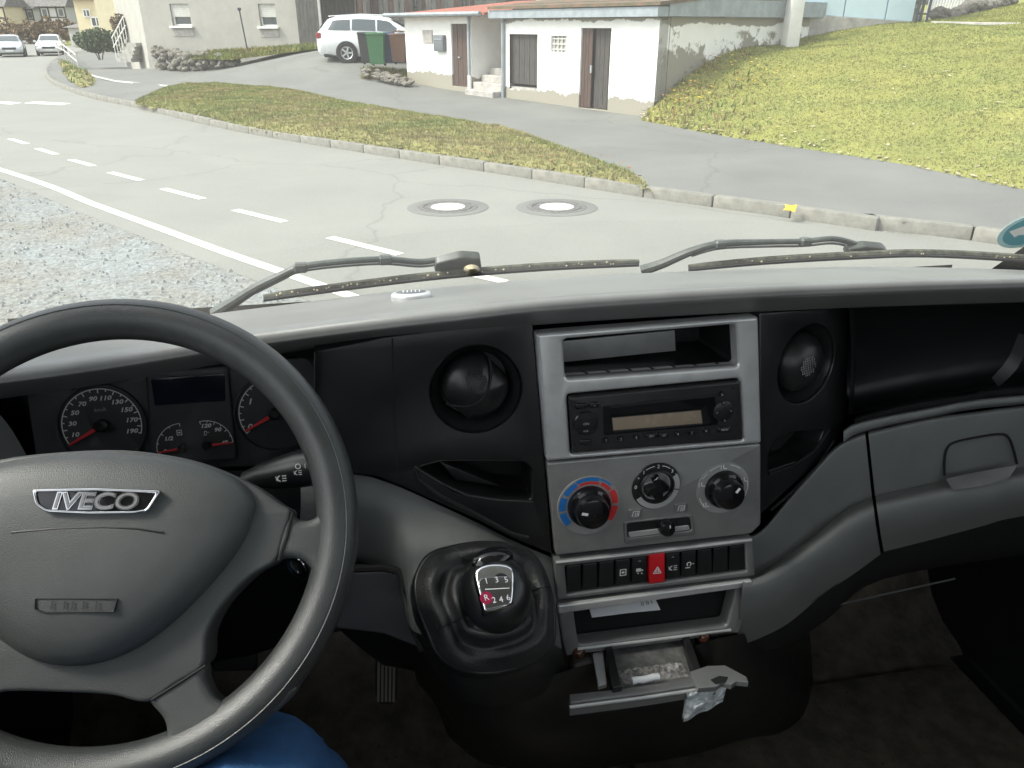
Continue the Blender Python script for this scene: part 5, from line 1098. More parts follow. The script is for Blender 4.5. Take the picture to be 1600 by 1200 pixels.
# switch row
swp = mk('switch_frame', plate(CON, r4(CON, [(865, 873), (1174, 838), (1178, 897), (870, 935)], .002), -.012, .004, .0022, [r4(CON, [(881, 882), (1162, 848), (1165, 890), (885, 926)], .002)]), M['dark_trim'], cc)
mk('frame_edge', tube([CON.P(*CON.at(u, v), .0035) for u, v in ((867, 876), (1020, 859), (1172, 841))], .0018, 8), M['silver_trim'], swp)
dx = [883, 908.5, 934, 960, 985.5, 1011.5, 1038, 1063, 1088, 1113, 1138, 1163]
for k in range(11):
    u0, u1 = dx[k] + 1, dx[k + 1] - 1; up = lambda u: 882 - (u - 881) * .121; lo = lambda u: 925 - (u - 885) * .1285
    hz = k == 5
    s_ = mk('hazard_switch' if hz else 'switch', plate(CON, r4(CON, [(u0, up(u0) - (3 if hz else -2)), (u1, up(u1) - (3 if hz else -2)), (u1, lo(u1) + (1 if hz else -1)), (u0, lo(u0) + (1 if hz else -1))], .0012), -.006, .0045 if hz else .0015, .0014), M['red_plastic'] if hz else M['satin_black'], cc)
    if hz: s_['label'] = 'red hazard light switch'
    kd = {3: 'box', 4: 'truck', 5: 'tri', 6: 'fog', 7: 'bulb'}.get(k)
    if kd:
        q = CON.at((u0 + u1) / 2, {3: 893, 4: 891, 5: 888, 6: 886, 7: 881}[k]); icon(CON, q[0], q[1], .0085, kd, s_, .0046 if hz else .0016)
        if k in (4, 6): q = CON.at((u0 + u1) / 2, up(u0) + 6); mk('indicator', bar(CON, (q[0] - .0015, q[1]), (q[0] + .0015, q[1]), .001, .0016), M['grey_print'], s_)
# lower storage tray
trh = r4(CON, [(894, 948), (1147, 915), (1133, 974), (902, 1003)], .005)
tr = mk('tray_frame', plate(CON, r4(CON, [(869, 940), (1171, 901), (1166, 940), (1152, 985), (882, 1021), (876, 990)], .003), -.014, .006, .003, [trh]), M['dark_trim'], cc)
pocket(CON, trh, .12, M['void_black'], 'tray', tr)
mk('tray_band', plate(CON, r4(CON, [(869, 940), (1171, 901), (1170, 911), (870, 953)], .002), .004, .0085, .002), M['silver_trim'], tr)
mk('tray_lip', tube([CON.P(*CON.at(u, v), .007) for u, v in ((900, 1008), (1010, 995), (1138, 979))], .0018, 8), M['silver_trim'], tr)
# receipt in the tray
RP = Pl(CON.P(*CON.at(975, 950), -.012), LA, FA * .8 + UP * .55); rp_ = RP.pts([(919, 945), (1021, 930), (1032, 953), (980, 958), (925, 965)])
rc_ = mk('paper_slip', plate(RP, rp_, -.0006, .0004, .0002, seg=1, back=True), M['paper'], label='white printed paper slip lying in the lower console tray', category='paper', smooth=False)
for k in range(7):
    q0, q1 = RP.at(1000 + k * 2.6, 936 - k * .4), RP.at(1003 + k * 2.6, 947 - k * .6)
    if k % 3 != 2: mk('print_line', bar(RP, q0, q1, .0009, .0005), M['box_grey'], rc_)
# ---------------------------------------------------------------- radio
RO = CON.P(*CON.at(1020, 648), .0)
rad = thing('car_radio', 'black car radio with amber display and round buttons', 'radio', RO)
mk('face', plate(CON, r4(CON, [(886, 617), (1151, 592), (1156, 683), (892, 704)], .003), -.012, .008, .0025, seg=4), mat('radio_face', (.02, .021, .021), .33, var=.15, vscale=60), rad)
h = .0083
mk('display', plate(CON, r4(CON, [(953, 649), (1090, 637), (1093, 657), (955, 668)], .0008), .006, h, .0003), M['lcd_amber'], rad)
mk('display_glass', plate(CON, r4(CON, [(938, 629), (1112, 614), (1117, 660), (940, 676)], .003), .006, .0082, .0005, [r4(CON, [(952, 648), (1091, 636), (1094, 658), (954, 669)], .0008)]), M['gloss_black'], rad)
mk('disc_slot', plate(CON, r4(CON, [(950, 631), (1010, 622), (1118, 611), (1119, 615), (1010, 627), (952, 634)], .001), .006, .0086, .0003), M['void_black'], rad)
def rbtn(u, v, r, lab='', pill=0, ts=.0042):
    a, b = CON.at(u, v, .008)
    if pill: vf = plate(CON, rnd([(a - r * pill, b - r), (a + r * pill, b - r), (a + r * pill, b + r), (a - r * pill, b + r)], r * .9), .006, .0105, .0012)
    else: vf = lathe(CON, a, b, [(r, .006), (r, .0095), (r * .85, .0105), (.0003, .0107)], 24)
    o = mk('button', vf, M['satin_black'], rad)
    if lab: text('mark', lab, CON, a, b, ts, M['grey_print'], o, h=.0109)
    return o
for u, v, lab in ((946, 687, '1'), (969, 685, '2'), (993, 682.5, '3'), (1058, 677, '4'), (1080, 675, '5'), (1102, 672, '6')): rbtn(u, v, .0034, lab)
for u, v, lab, pl_ in ((908, 634, '', 1.9), (928, 632, 'o', 1.7), (914, 690, '', 1.9), (1017, 680, 'SRC', 2.2), (1036, 679, 'AS', 1.8), (1131, 670, 'MENU', 2.4)): rbtn(u, v, .0032, lab, pl_, .0034)
q = CON.at(914, 660, .008); rk_ = mk('volume_rocker', lathe(CON, *q, [(.0132, .006), (.0132, .0105), (.012, .012), (.0005, .0128)], 40), M['satin_black'], rad)
for dy in (-.0045, .0045): mk('rocker_split', bar(CON, (q[0] - .012, q[1] + dy), (q[0] + .012, q[1] + dy), .0007, .0124), M['void_black'], rk_)
text('mark', 'ON', CON, q[0], q[1], .004, M['grey_print'], rk_, h=.013); text('mark', 'VOL', CON, q[0], q[1] - .008, .0032, M['grey_print'], rk_, h=.0128)
cx_ = CON.at(1130, 642, .008); mk('cursor_pad', lathe(CON, *cx_, [(.0115, .006), (.0115, .009), (.010, .0098), (.0005, .0095)], 36), M['black_plastic'], rad)
for u, v, s_ in ((1129, 629, '^'), (1131, 656, 'v'), (1119, 644, '<'), (1141, 641, '>')): rbtn(u, v, .0022, s_, 0, .004)
rbtn(1127, 615, .003, 'o'); 
for u, v in ((897, 694), (1146, 607), (1150, 664), (898, 628)): a, b = CON.at(u, v, .008); mk('release_hole', lathe(CON, a, b, [(.0014, .0083), (.0003, .0083)], 12), M['void_black'], rad)

# ---------------------------------------------------------------- ashtray, open and broken
AP = Pl(V(.28, .635, -.684), LA, FA); ash = thing('ashtray', 'open broken ashtray drawer full of ash below the console', 'ashtray', AP.o)
def ap(L, h=0.0): return [AP.at(u, v, h) for u, v in L]
mk('drawer_floor', plate(AP, ap([(938, 1008), (1072, 994), (1098, 1070), (962, 1090)]), -.006, .0, .001, seg=1), M['ash_metal'], ash)
mk('drawer_side', plate(AP, ap([(944, 1016), (953, 1014), (970, 1088), (957, 1091)]), -.006, .016, .0015), M['black_plastic'], ash)
mk('drawer_side', plate(AP, ap([(1064, 1001), (1073, 999), (1098, 1068), (1084, 1073)]), -.006, .012, .0015), M['black_plastic'], ash)
mk('drawer_back', patch(frows([[(938, 1002, .685), (1072, 990, .685)], [(938, 1012, .684), (1072, 998, .684)], [(942, 1022, .678), (1072, 1008, .678)]]), 2, 2), M['ash_metal'], ash)
mk('spring_flange', plate(AP, ap([(926, 1022), (942, 1019), (948, 1070), (935, 1074)], .004), .0, .006, .001), M['silver_trim'], ash)
mk('front_bar', plate(AP, ap([(889, 1092), (965, 1084), (1096, 1064), (1120, 1060), (1122, 1073), (1000, 1092), (891, 1106)]), -.012, .008, .002), M['dark_trim'], ash)
mk('bar_edge', tube([AP.P(*AP.at(u, v, .004), .004) for u, v in ((890, 1105), (1000, 1091), (1120, 1073))], .002, 8), M['silver_trim'], ash)
mk('broken_end', plate(AP, ap([(1078, 1052), (1105, 1043), (1132, 1042), (1166, 1060), (1169, 1069), (1150, 1067), (1142, 1073), (1128, 1069), (1118, 1076), (1090, 1078)], .01), .006, .013, .001), M['dark_trim'], ash)
mk('broken_hole', plate(AP, ap([(1110, 1062), (1124, 1056), (1138, 1058), (1134, 1066), (1118, 1069)], .0135), .0132, .0138, .0002), M['void_black'], ash)
for u, v, w_, lab in ((908, 1042, .03, 'l'), (1105, 1018, .034, 'r')):
    mk('lamp_housing', bevbox(hf(u, v, .675), (w_, .03, .036), LA, FA, UP, .007, 3), M['dark_trim'], ash); s_ = hf(u - 3, v - 19, .662); mk('lamp', lathe(Pl(s_, LA, UP), 0, 0, [(.009, -.012), (.0085, -.004), (.0065, .001), (.003, .0035), (.0003, .004)], 20), M['bulb_amber'], ash)
vs, fs = [], []
nA, nB = 30, 12
for j in range(nB):
    for i in range(nA):
        a, b = AP.at(962 + i * 3.6 + j * 1.2, 1070 - i * .45 - (nB - 1 - j) * 2.0, 0); e = min(i, nA - 1 - i, j * 1.5, (nB - 1 - j) * 1.5) / 4
        vs.append(AP.P(a, b, -.0005 + min(1, e) * (.004 + .006 * abs(noise.noise(Vector((i * .7, j * .7, 2)))) + .003 * random.random())))
for j in range(nB - 1):
    for i in range(nA - 1): fs.append((j * nA + i, j * nA + i + 1, (j + 1) * nA + i + 1, (j + 1) * nA + i))
mk('ash_heap', (vs, fs), M['ash'], smooth=False, kind='stuff', label='grey cigarette ash heaped in the open ashtray', category='ash')
c0_, c1_ = AP.P(*AP.at(988, 1064, .012), .012), AP.P(*AP.at(1029, 1057, .012), .012)
cb = mk('cigarette_butt', tube([c0_.lerp(c1_, k / 5) + Vector((0, 0, .0008 * math.sin(k * 2))) for k in range(6)], lambda s: .0042 * (1 - .12 * abs(math.sin(s * 7))), 12), M['paper'], label='white crushed cigarette butt lying in the ashtray', category='cigarette')
tv_ = []
for j in range(9):
    r_ = []
    for i in range(12):
        u = 1074 + i * 5.6 - j * .8; v = 1083 + j * (5.6 - .22 * i) - i * 1.0 + (1.5 * math.sin(i * 1.1) if j == 8 else 0); r_.append(hf(u, v, .592 + .010 * noise.noise(Vector((i * .45, j * .5, 1))) + .006 * noise.noise(Vector((i * 1.1, j * 1.1, 4)))))
    tv_.append(r_)
v_, f_ = patch(tv_, 2, 2); tm = mk('tissue', (v_ + [p + FA * .004 for p in v_], f_ + [tuple(i + len(v_) for i in q) for q in f_]), M['tissue'], label='crumpled grey white tissue hanging under the broken ashtray bar', category='tissue', angle=180)

# ---------------------------------------------------------------- gear lever
GO = hf(757, 955, .603); GPn = Pl(GO, LA * .985 + FA * .17, UP * .62 + FA * .78)
gl = thing('gear_lever', 'gear lever with black leather boot and black and chrome knob', 'gear lever', GO)
outl = [GPn.at(u, v) for u, v in ((650, 905), (668, 870), (705, 855), (757, 848), (812, 855), (842, 880), (860, 925), (866, 975), (860, 1010), (825, 1038), (765, 1053), (715, 1045), (684, 1022), (664, 980), (652, 945))]
ob = [tuple(p) for p in crline([(a, b, 0) for a, b in outl], 6, True)[:, :2]]; nb = len(ob)
kc = GPn.at(776, 935, .05)
mk('boot_frame', plate(GPn, [((a) * 1.03, (b) * 1.03) for a, b in ob], -.03, .004, .004, seg=4), M['black_plastic'], gl)
lev = [(1.0, .003), (.965, .007), (.91, .012), (.84, .018), (.76, .021), (.69, .016), (.63, .015), (.58, .025), (.53, .034), (.47, .032), (.42, .026), (.37, .03), (.32, .042), (.26, .05), (.2, .055)]
vs, fs = [], []
for i, (t, hh) in enumerate(lev):
    for k in range(nb):
        a, b = ob[k]; th_ = 2 * math.pi * k / nb; fold = .0055 * math.sin(3 * th_ + 5 * t) * math.sin(math.pi * t) + .006 * noise.noise(Vector((math.cos(th_) * 1.6, math.sin(th_) * 1.6, t * 5))) * math.sin(math.pi * min(1, t * 1.02))
        sag = .006 * math.sin(th_ * 5 + t * 9) * (1 if .3 < t < .9 else .3)
        vs.append(GPn.P(kc[0] * (1 - t) + a * t, kc[1] * (1 - t) + b * t, hh + fold + sag * .5))
for i in range(len(lev) - 1): fs += [(i * nb + k, i * nb + (k + 1) % nb, (i + 1) * nb + (k + 1) % nb, (i + 1) * nb + k) for k in range(nb)]
bt = mk('boot', (vs, fs), M['leather'], gl, angle=180)
for th0 in (2.35, .75, -2.1):
    pth = []
    for i, (t, hh) in enumerate(lev[1:12], 1):
        k = int((th0 % (2 * math.pi)) / (2 * math.pi) * nb); pth.append(vs[i * nb + (nb - k + nb // 2) % nb] + GPn.n * .0006)
    mk('stitch_seam', tube(pth, .0007, 6), M['leather'], bt)
mk('shaft', tube([GPn.P(*kc, .03), GPn.P(*kc, .08)], .012, 16), M['black_plastic'], gl)
KP = Pl(GPn.P(*GPn.at(776, 925, .085), .085), LA * .985 + FA * .17, UP * .55 + FA * .83)
mk('knob', lathe(KP, 0, 0, [(.013, -.035), (.022, -.03), (.029, -.02), (.0325, -.006), (.031, .008), (.026, .018), (.018, .024), (.008, .0265), (.0004, .027)], 40, 1.0, 1.12), M['satin_black'], gl)
ko = [KP.at(u, v, .024) for u, v in ((741, 902), (748, 885), (772, 879), (796, 883), (804, 897), (803, 935), (796, 948), (760, 957), (753, 948))]
kp_ = [tuple(p) for p in crline([(a, b, 0) for a, b in ko], 4, True)[:, :2]]
ins = mk('chrome_insert', plate(KP, kp_, .012, .0265, .004, seg=4), M['chrome'], gl)
mk('insert_face', plate(KP, [tuple(p) for p in crline([(a, b, 0) for a, b in [KP.at(u, v, .027) for u, v in ((748, 908), (770, 901), (798, 903), (799, 934), (792, 944), (762, 952), (756, 942))]], 3, True)[:, :2]], .026, .0275, .0008), M['dark_chrome'], ins)
for s_, u, v in (('1', 760, 908), ('3', 776, 906), ('5', 791, 906), ('R', 760, 934), ('2', 772, 938), ('4', 783, 937), ('6', 794, 934)):
    a, b = KP.at(u, v, .028)
    if s_ == 'R': mk('reverse_mark', lathe(KP, a, b, [(.0058, .0278), (.0003, .0279)], 20), mat('reverse_red', (.28, .01, .05), .4), ins)
    text('number', s_, KP, a, b, .0075, M['white_print'], ins, h=.0282)
mk('gate_line', bar(KP, KP.at(758, 921, .028), KP.at(796, 919, .028), .0007, .0279), M['white_print'], ins)
mk('knob_cap', lathe(KP, *KP.at(772, 872, .02), [(.020, .010), (.019, .017), (.014, .0215), (.006, .024), (.0004, .0245)], 32, 1, .62), M['gloss_black'], gl)

# ---------------------------------------------------------------- instrument cluster
CL = Pl(V(-.25, .815, -.38), LA, FA * math.sin(R(14)) + UP * math.cos(R(14))); cl = thing('instrument_cluster', 'dark instrument cluster with white scales and red needles behind the wheel', 'instruments', CL.P(0, -.1, 0))
mk('face', plate(CL, r4(CL, [(40, 610), (230, 576), (500, 556), (500, 726), (60, 740), (52, 690)], .01), -.01, 0, .002), M['cluster_face'], cl)
cp_ = mk('centre_panel', plate(CL, r4(CL, [(229, 580), (358, 569), (372, 716), (240, 726)], .005), 0, .006, .003), M['cluster_face'], cl)
mk('display', plate(CL, r4(CL, [(238, 590), (353, 582), (354, 625), (244, 632)], .002), .005, .0066, .0005), M['lcd_dark'], cp_)
def gauge(u, v, rr, a0, a1, n, nums, needle, parent, name, label, h=0.0, ring=True, nw=.0022):
    c = CL.at(u, v, h); t = put(name, None, parent); ORG[t] = ORG[parent]; t['label'] = label
    if ring: mk('bowl', lathe(CL, *c, [(rr * 1.13, h + .001), (rr * 1.12, h + .004), (rr * 1.08, h + .004), (rr * 1.06, h + .0008)], 56), M['cluster_face'], t)
    mk('scale', arcband(CL, *c, rr * .972, rr, a1, a0, h + .0006, 48), M['white_print'], t)
    vf = [bar(CL, (c[0] + rr * (.87 if k % 2 == 0 else .92) * math.cos(R(a0 + (a1 - a0) * k / n)), c[1] + rr * (.87 if k % 2 == 0 else .92) * math.sin(R(a0 + (a1 - a0) * k / n))), (c[0] + rr * math.cos(R(a0 + (a1 - a0) * k / n)), c[1] + rr * math.sin(R(a0 + (a1 - a0) * k / n))), rr * .03, h + .0006) for k in range(n + 1)]
    mk('ticks', join(*vf), M['white_print'], t, smooth=False)
    for s_, a, q, sz in nums: text('number', s_, CL, c[0] + rr * q * math.cos(R(a)), c[1] + rr * q * math.sin(R(a)), sz, M['white_print'], t, h=h + .001, shear=.25, off=.0002, sx=1.25)
    a = R(needle); d = Vector((math.cos(a), math.sin(a))); cc_ = Vector(c)
    mk('needle', plate(CL, [tuple(cc_ + d * rr * .2 + Vector((-d.y, d.x)) * nw), tuple(cc_ + d * rr * .97 + Vector((-d.y, d.x)) * nw * .5), tuple(cc_ + d * rr * .97 - Vector((-d.y, d.x)) * nw * .5), tuple(cc_ + d * rr * .2 - Vector((-d.y, d.x)) * nw)], h + .003, h + .0045, .0004, seg=1), M['needle_red'], t)
    mk('needle_hub', lathe(CL, *c, [(rr * .17, h + .001), (rr * .17, h + .006), (rr * .1, h + .008), (.0002, h + .008)], 28), M['satin_black'], t)
    return t, c
k_ = CL.at(160, 662)[0] - CL.at(96, 662)[0]
A0, A1 = 208, -18
sp_n = [(str(10 + 20 * i), A0 + (A1 - A0) * (i * 2 + 1) / 19.0, .74, .0068) for i in range(10)]
t, c = gauge(160, 664, k_, A0, A1, 19, sp_n, 208, cl, 'speedometer', 'speedometer with scale to 190')
text('unit', 'km/h', CL, c[0], c[1] + k_ * .42, .006, M['grey_print'], t, h=.001, shear=.25)
k2 = CL.at(470, 650)[0] - CL.at(378, 650)[0]
gauge(430, 645, k2 * .62, 212, 20, 16, [('0', 205, .82, .0085), ('1', 150, .76, .009), ('2', 95, .76, .009)], 208, cl, 'rev_counter', 'rev counter right of the display')
k3 = CL.at(288, 700)[0] - CL.at(246, 700)[0]
t, c = gauge(287, 699, k3, 190, 92, 4, [('0', 186, .72, .005), ('1/2', 142, .66, .006)], 186, cl, 'fuel_gauge', 'small fuel gauge', h=.006, ring=False, nw=.0014); icon(CL, c[0] - k3 * .08, c[1] + k3 * .62, .006, 'box', t, .0068)
t, c = gauge(324, 695, k3, 2, 100, 6, [('120', 88, .78, .006), ('90', 52, .74, .006), ('60', 4, .66, .005)], 2, cl, 'temperature_gauge', 'small coolant temperature gauge', h=.006, ring=False, nw=.0014); icon(CL, c[0], c[1] + k3 * .5, .005, 'bulb', t, .0068)
mk('lens', quad(CL, CL.pts([(45, 615), (230, 578), (495, 560), (495, 724), (64, 736)]), .014), M['cluster_glass'], cl)

# ---------------------------------------------------------------- steering wheel
WA = R(36.1); WH = Pl(V(-.219, .544, -.3595), LA, FA * math.sin(WA) + UP * math.cos(WA)); wA = WH.pts
sw_ = thing('steering_wheel', 'grey four-spoke steering wheel with badge on its airbag cover', 'steering wheel', WH.P(0, 0, 0))
vs, fs = [], []; NR, NS = 120, 20
for i in range(NR):
    a = 2 * math.pi * i / NR
    for k in range(NS):
        b = 2 * math.pi * k / NS; rx, ry = .0168, .0170; g_ = 1 - .06 * math.exp(-((b - 2.2) / .22) ** 2)
        rr = .1732 + rx * math.cos(b) * g_; vs.append(WH.P(rr * math.cos(a), rr * math.sin(a), ry * math.sin(b) * g_))
for i in range(NR):
    for k in range(NS): fs.append((i * NS + k, ((i + 1) % NR) * NS + k, ((i + 1) % NR) * NS + (k + 1) % NS, i * NS + (k + 1) % NS))
rim = mk('rim', (vs, fs), M['rim_leather'], sw_, angle=180)
mk('rim_seam', tube([WH.P((.1732 + .0166 * math.cos(1.05)) * math.cos(k * math.pi / 90), (.1732 + .0166 * math.cos(1.05)) * math.sin(k * math.pi / 90), .0169 * math.sin(1.05)) for k in range(180)], .0007, 6, closed=True), M['rim_leather'], rim)
AX0, AX1 = Vector(WH.at(172, 706, .02)), Vector(WH.at(140, 1045, .02)); AXD = (AX0 - AX1).normalized(); WROT = math.atan2(AXD.y, AXD.x) - math.pi / 2
AX2 = Vector(WH.at(98, 1045, .012))
def refl(p, B=None):
    B = AX1 if B is None else B; D_ = (AX0 - B).normalized(); q = Vector(p) - B; return tuple(B + D_ * (2 * q.dot(D_)) - q)
def mirror(L): return [refl(p, AX2) for p in L][::-1]
def closed(px_pts, n=4): return [tuple(p) for p in crline([(a, b, 0) for a, b in wA(px_pts)], n, True)[:, :2]]
spk = [((452, 800), (466, 812), (488, 812), (506, 796), (517, 765), (521, 735), (545, 735), (552, 800), (545, 870), (520, 935), (497, 930), (493, 900), (478, 878), (455, 872), (434, 876), (405, 880), (420, 840), (430, 805)),
       ((322, 1038), (326, 1062), (340, 1088), (364, 1099), (392, 1092), (430, 1062), (468, 1072), (432, 1112), (375, 1150), (318, 1180), (240, 1215), (196, 1200), (240, 1178), (262, 1150), (260, 1122), (236, 1093), (215, 1060), (260, 1040), (300, 1020))]
for L in spk:
    c2 = closed(L)
    for q in (c2, mirror(c2)): mk('spoke', plate(WH, q, -.012, .0105, .007, seg=5, back=True), M['wheel_plastic'], sw_, angle=60)
half = wA([(172, 705), (260, 712), (330, 728), (395, 757), (440, 788), (457, 801), (446, 840), (434, 876), (396, 900), (352, 945), (328, 990), (322, 1038), (280, 1066), (236, 1093), (180, 1082)])
ho = half + wA([(100, 1078), (20, 1077), (-40, 1088), (-90, 1064), (-128, 1036), (-112, 990), (-108, 948), (-134, 900), (-166, 876), (-168, 838), (-155, 800), (-130, 775), (-70, 742), (30, 716)]); hc = [tuple(p) for p in crline([(a, b, 0) for a, b in ho], 4, True)[:, :2]]
mk('hub_base', plate(WH, hc, -.03, .0115, .0035, seg=4, back=True), M['wheel_plastic'], sw_, angle=60)
po = [WH.at(u, v, .018) for u, v in ((172, 706), (260, 713), (325, 728), (375, 752), (396, 782), (392, 812), (375, 852), (335, 905), (278, 964), (225, 1006), (165, 1034), (105, 1043), (50, 1033), (0, 1003), (-60, 950), (-112, 890), (-142, 840), (-150, 800), (-128, 768), (-60, 738), (20, 717), (100, 708))]; pc = [tuple(p) for p in crline([(a, b, 0) for a, b in po], 5, True)[:, :2]]
cy = sum(b for a, b in pc) / len(pc); cxp = sum(a for a, b in pc) / len(pc); vs, fs = [], []; prof = [(1.0, .004), (1.0, .012), (.985, .018), (.95, .023), (.88, .028), (.75, .032), (.55, .035), (.3, .036), (.001, .0365)]
npc = len(pc)
for t, hh in prof: vs += [WH.P(cxp + (a - cxp) * t, cy + (b - cy) * t, hh) for a, b in pc]
for i in range(len(prof) - 1): fs += [(i * npc + k, i * npc + (k + 1) % npc, (i + 1) * npc + (k + 1) % npc, (i + 1) * npc + k) for k in range(npc)]
pad = mk('airbag_cover', (vs, fs), M['wheel_plastic'], sw_, angle=180)
def padh(a, b): 
    r_ = max(abs(a) / .105, abs(b - cy) / .1); return float(np.interp(r_, [0, .3, .55, .75, .88, 1], [.0365, .036, .035, .032, .028, .020]))
PH = WH.sub(0, 0, .0355)
bd = [WH.at(u, v, .036) for u, v in ((53, 765), (150, 763), (254, 767), (233, 800), (215, 803), (140, 804), (75, 801), (58, 790))]
bdg = mk('badge', plate(WH, rnd(bd, .003), .03, .0385, .0008), M['gloss_black'], sw_)
bi = inset(bd if area2(bd) > 0 else bd[::-1], .0022)
mk('badge_frame', plate(WH, rnd(bd, .003), .034, .0402, .001, [rnd(bi, .002)]), M['chrome'], bdg)
_a, _b = WH.at(58, 766, .038), WH.at(250, 767.5, .038); BROT = math.atan2(_b[1] - _a[1], _b[0] - _a[0])
q = WH.at(149, 784, .039); text('lettering', 'IVECO', WH, q[0], q[1], .0168, M['chrome'], bdg, h=.0392, shear=.15, ext=.0005, off=.0007, sx=1.22, rot=BROT, res=8)
text('lettering_face', 'IVECO', WH, q[0], q[1], .0168, M['dark_trim'], bdg, h=.0402, shear=.15, ext=.0002, off=-.0001, sx=1.22, rot=BROT, res=8)
tg = [WH.at(u, v, .036) for u, v in ((54, 934), (184, 935), (178, 957), (70, 958), (53, 953))]
mk('airbag_mark', plate(WH, rnd(tg, .001), .03, .0362, .0004, [rnd(inset(tg if area2(tg) > 0 else tg[::-1], .0009), .0008)]), M['black_plastic'], pad)
for u in (80, 100, 112, 130, 150): a = WH.at(u, 946, .036); mk('airbag_letter', bar(WH, (a[0], a[1] - .003), (a[0] + .001, a[1] + .003), .001, .0362), M['black_plastic'], pad)
mk('cover_crease', tube([WH.P(*WH.at(u, v, .0355), .0356) for u, v in ((18, 832), (90, 826), (160, 824), (215, 826), (255, 832))], .0009, 6), M['black_plastic'], pad)
for L in (((457, 800), (448, 838), (435, 876)), ((321, 1040), (278, 1068), (236, 1094))):
    pth = [WH.at(u, v, .012) for u, v in L]
    for q in (pth, [refl(p, AX2) for p in pth]): mk('seam', tube([WH.P(a, b, .0108) for a, b in q], .0012, 6), M['void_black'], sw_)
mk('column', lathe(WH, 0, -.01, [(.045, -.03), (.05, -.06), (.06, -.10), (.062, -.26)], 32), M['black_plastic'], sw_)
cs = thing('column_shroud', 'dark plastic shroud around the steering column', 'shroud', WH.P(0, 0, -.2))
mk('upper_shroud', bevbox(WH.P(0, -.03, -.15), (.12, .09, .14), WH.ex, WH.ey, WH.n, .03, 4), M['grey_plastic'], cs)
mk('ignition_lock', lathe(Pl(hf(470, 880, .70), LA * .8 - FA * .6, UP), 0, 0, [(.02, -.03), (.02, .002), (.016, .006), (.0135, .004), (.0004, .004)], 28), M['black_plastic'], cs)
mk('lock_ring', lathe(Pl(hf(470, 880, .70), LA * .8 - FA * .6, UP), 0, 0, [(.0128, .0045), (.012, .007), (.009, .0065), (.0085, .0045)], 28), M['chrome'], cs)
# control stalk
stk = thing('control_stalk', 'dark control stalk with white light symbols right of the column', 'stalk', hf(400, 745, .655))
sp0 = [(385, 752, .668), (410, 744, .664), (440, 738, .66), (470, 732, .657), (500, 728, .654), (525, 724, .652)]
vf = tube([hf(*q) for q in sp0], lambda s: .0095 + .0085 * min(1, s * 1.9) ** 1.2, 24); mk('arm', vf, M['black_plastic'], stk)
mk('arm_ring', tube([hf(491, 729.3, .6546), hf(494, 728.8, .6543)], .0186, 24), M['satin_black'], stk)
SK = Pl(hf(470, 738, .6405), LA * .97 - FA * .12 + UP * .05, UP * .9 + FA * .25)
for u, v, kd, s_ in ((466, 728, 'ring', .006), (466, 738, 'fog', .006), (440, 747, 'fog', .008), (490, 723, 'ring', .006)): a, b = SK.at(u, v); icon(SK, a, b, s_, kd, stk, .001)
for u, v, c_ in ((477, 728, '1'), (491, 733, 'o'), (493, 741, 'v')): a, b = SK.at(u, v); text('mark', c_, SK, a, b, .006, M['white_print'], stk, h=.001)

# ---------------------------------------------------------------- pedal
PD = Pl(hf(604, 1055, .99), LA, UP * .9 + FA * .45); pdl = thing('accelerator_pedal', 'ribbed black accelerator pedal hanging in the footwell', 'pedal', PD.P(0, -.06, 0))
pp_ = PD.pts([(590, 1008), (598, 1003), (617, 1005), (622, 1020), (620, 1090), (614, 1101), (594, 1101), (586, 1085), (586, 1040)])
mk('pad', plate(PD, rnd(pp_, .004), -.012, .0, .002), M['rubber'], pdl)
for k in range(5): mk('rib', tube([PD.P(*PD.at(592 + k * 6, 1012), .001), PD.P(*PD.at(591 + k * 6, 1096), .001)], .0022, 6), mat('pedal_rib', (.3, .28, .24), .7) if k == 0 else bpy.data.materials['pedal_rib'], pdl)
mk('arm', tube([PD.P(0, .04, -.01), PD.P(.005, .12, -.06), PD.P(.01, .22, -.12)], .008, 8), M['metal_dark'], pdl)
PB = Pl(hf(405, 1010, .98), LA, UP * .9 + FA * .4); pb = thing('brake_pedal', 'dark brake pedal seen through the lower wheel opening', 'pedal', PB.o)
mk('pad', plate(PB, rnd(PB.pts([(330, 1005), (400, 1000), (402, 1048), (332, 1050)]), .006), -.01, .0, .002), M['rubber'], pb); mk('arm', tube([PB.P(0, .03, -.01), PB.P(0, .25, -.1)], .009, 8), M['metal_dark'], pb)
# floor mat with litter
mk('floor_mat', plate(Pl(V(.75, .82, ZF + .006), LA, FA), rnd([(-.36, -.4), (.38, -.4), (.38, .2), (-.36, .2)], .05), 0, .008, .003), M['carpet'], label='dark dirty floor mat in the passenger footwell', category='mat')
lt = []
for k in range(60):
    d = ray(random.uniform(1150, 1600), random.uniform(980, 1200)); s_ = (ZF + .02) / d.z; lt.append(CAM + d * s_)
for k in range(70):
    d = ray(random.uniform(470, 720), random.uniform(1060, 1200)); s_ = (ZF + .004) / d.z; lt.append(CAM + d * s_)
leaves('floor_litter', lt, [random.uniform(.0012, .0045) for _ in lt], mat('crumbs', (.06, .045, .028), .9), 'small crumbs and leaf bits littering the cab floor')
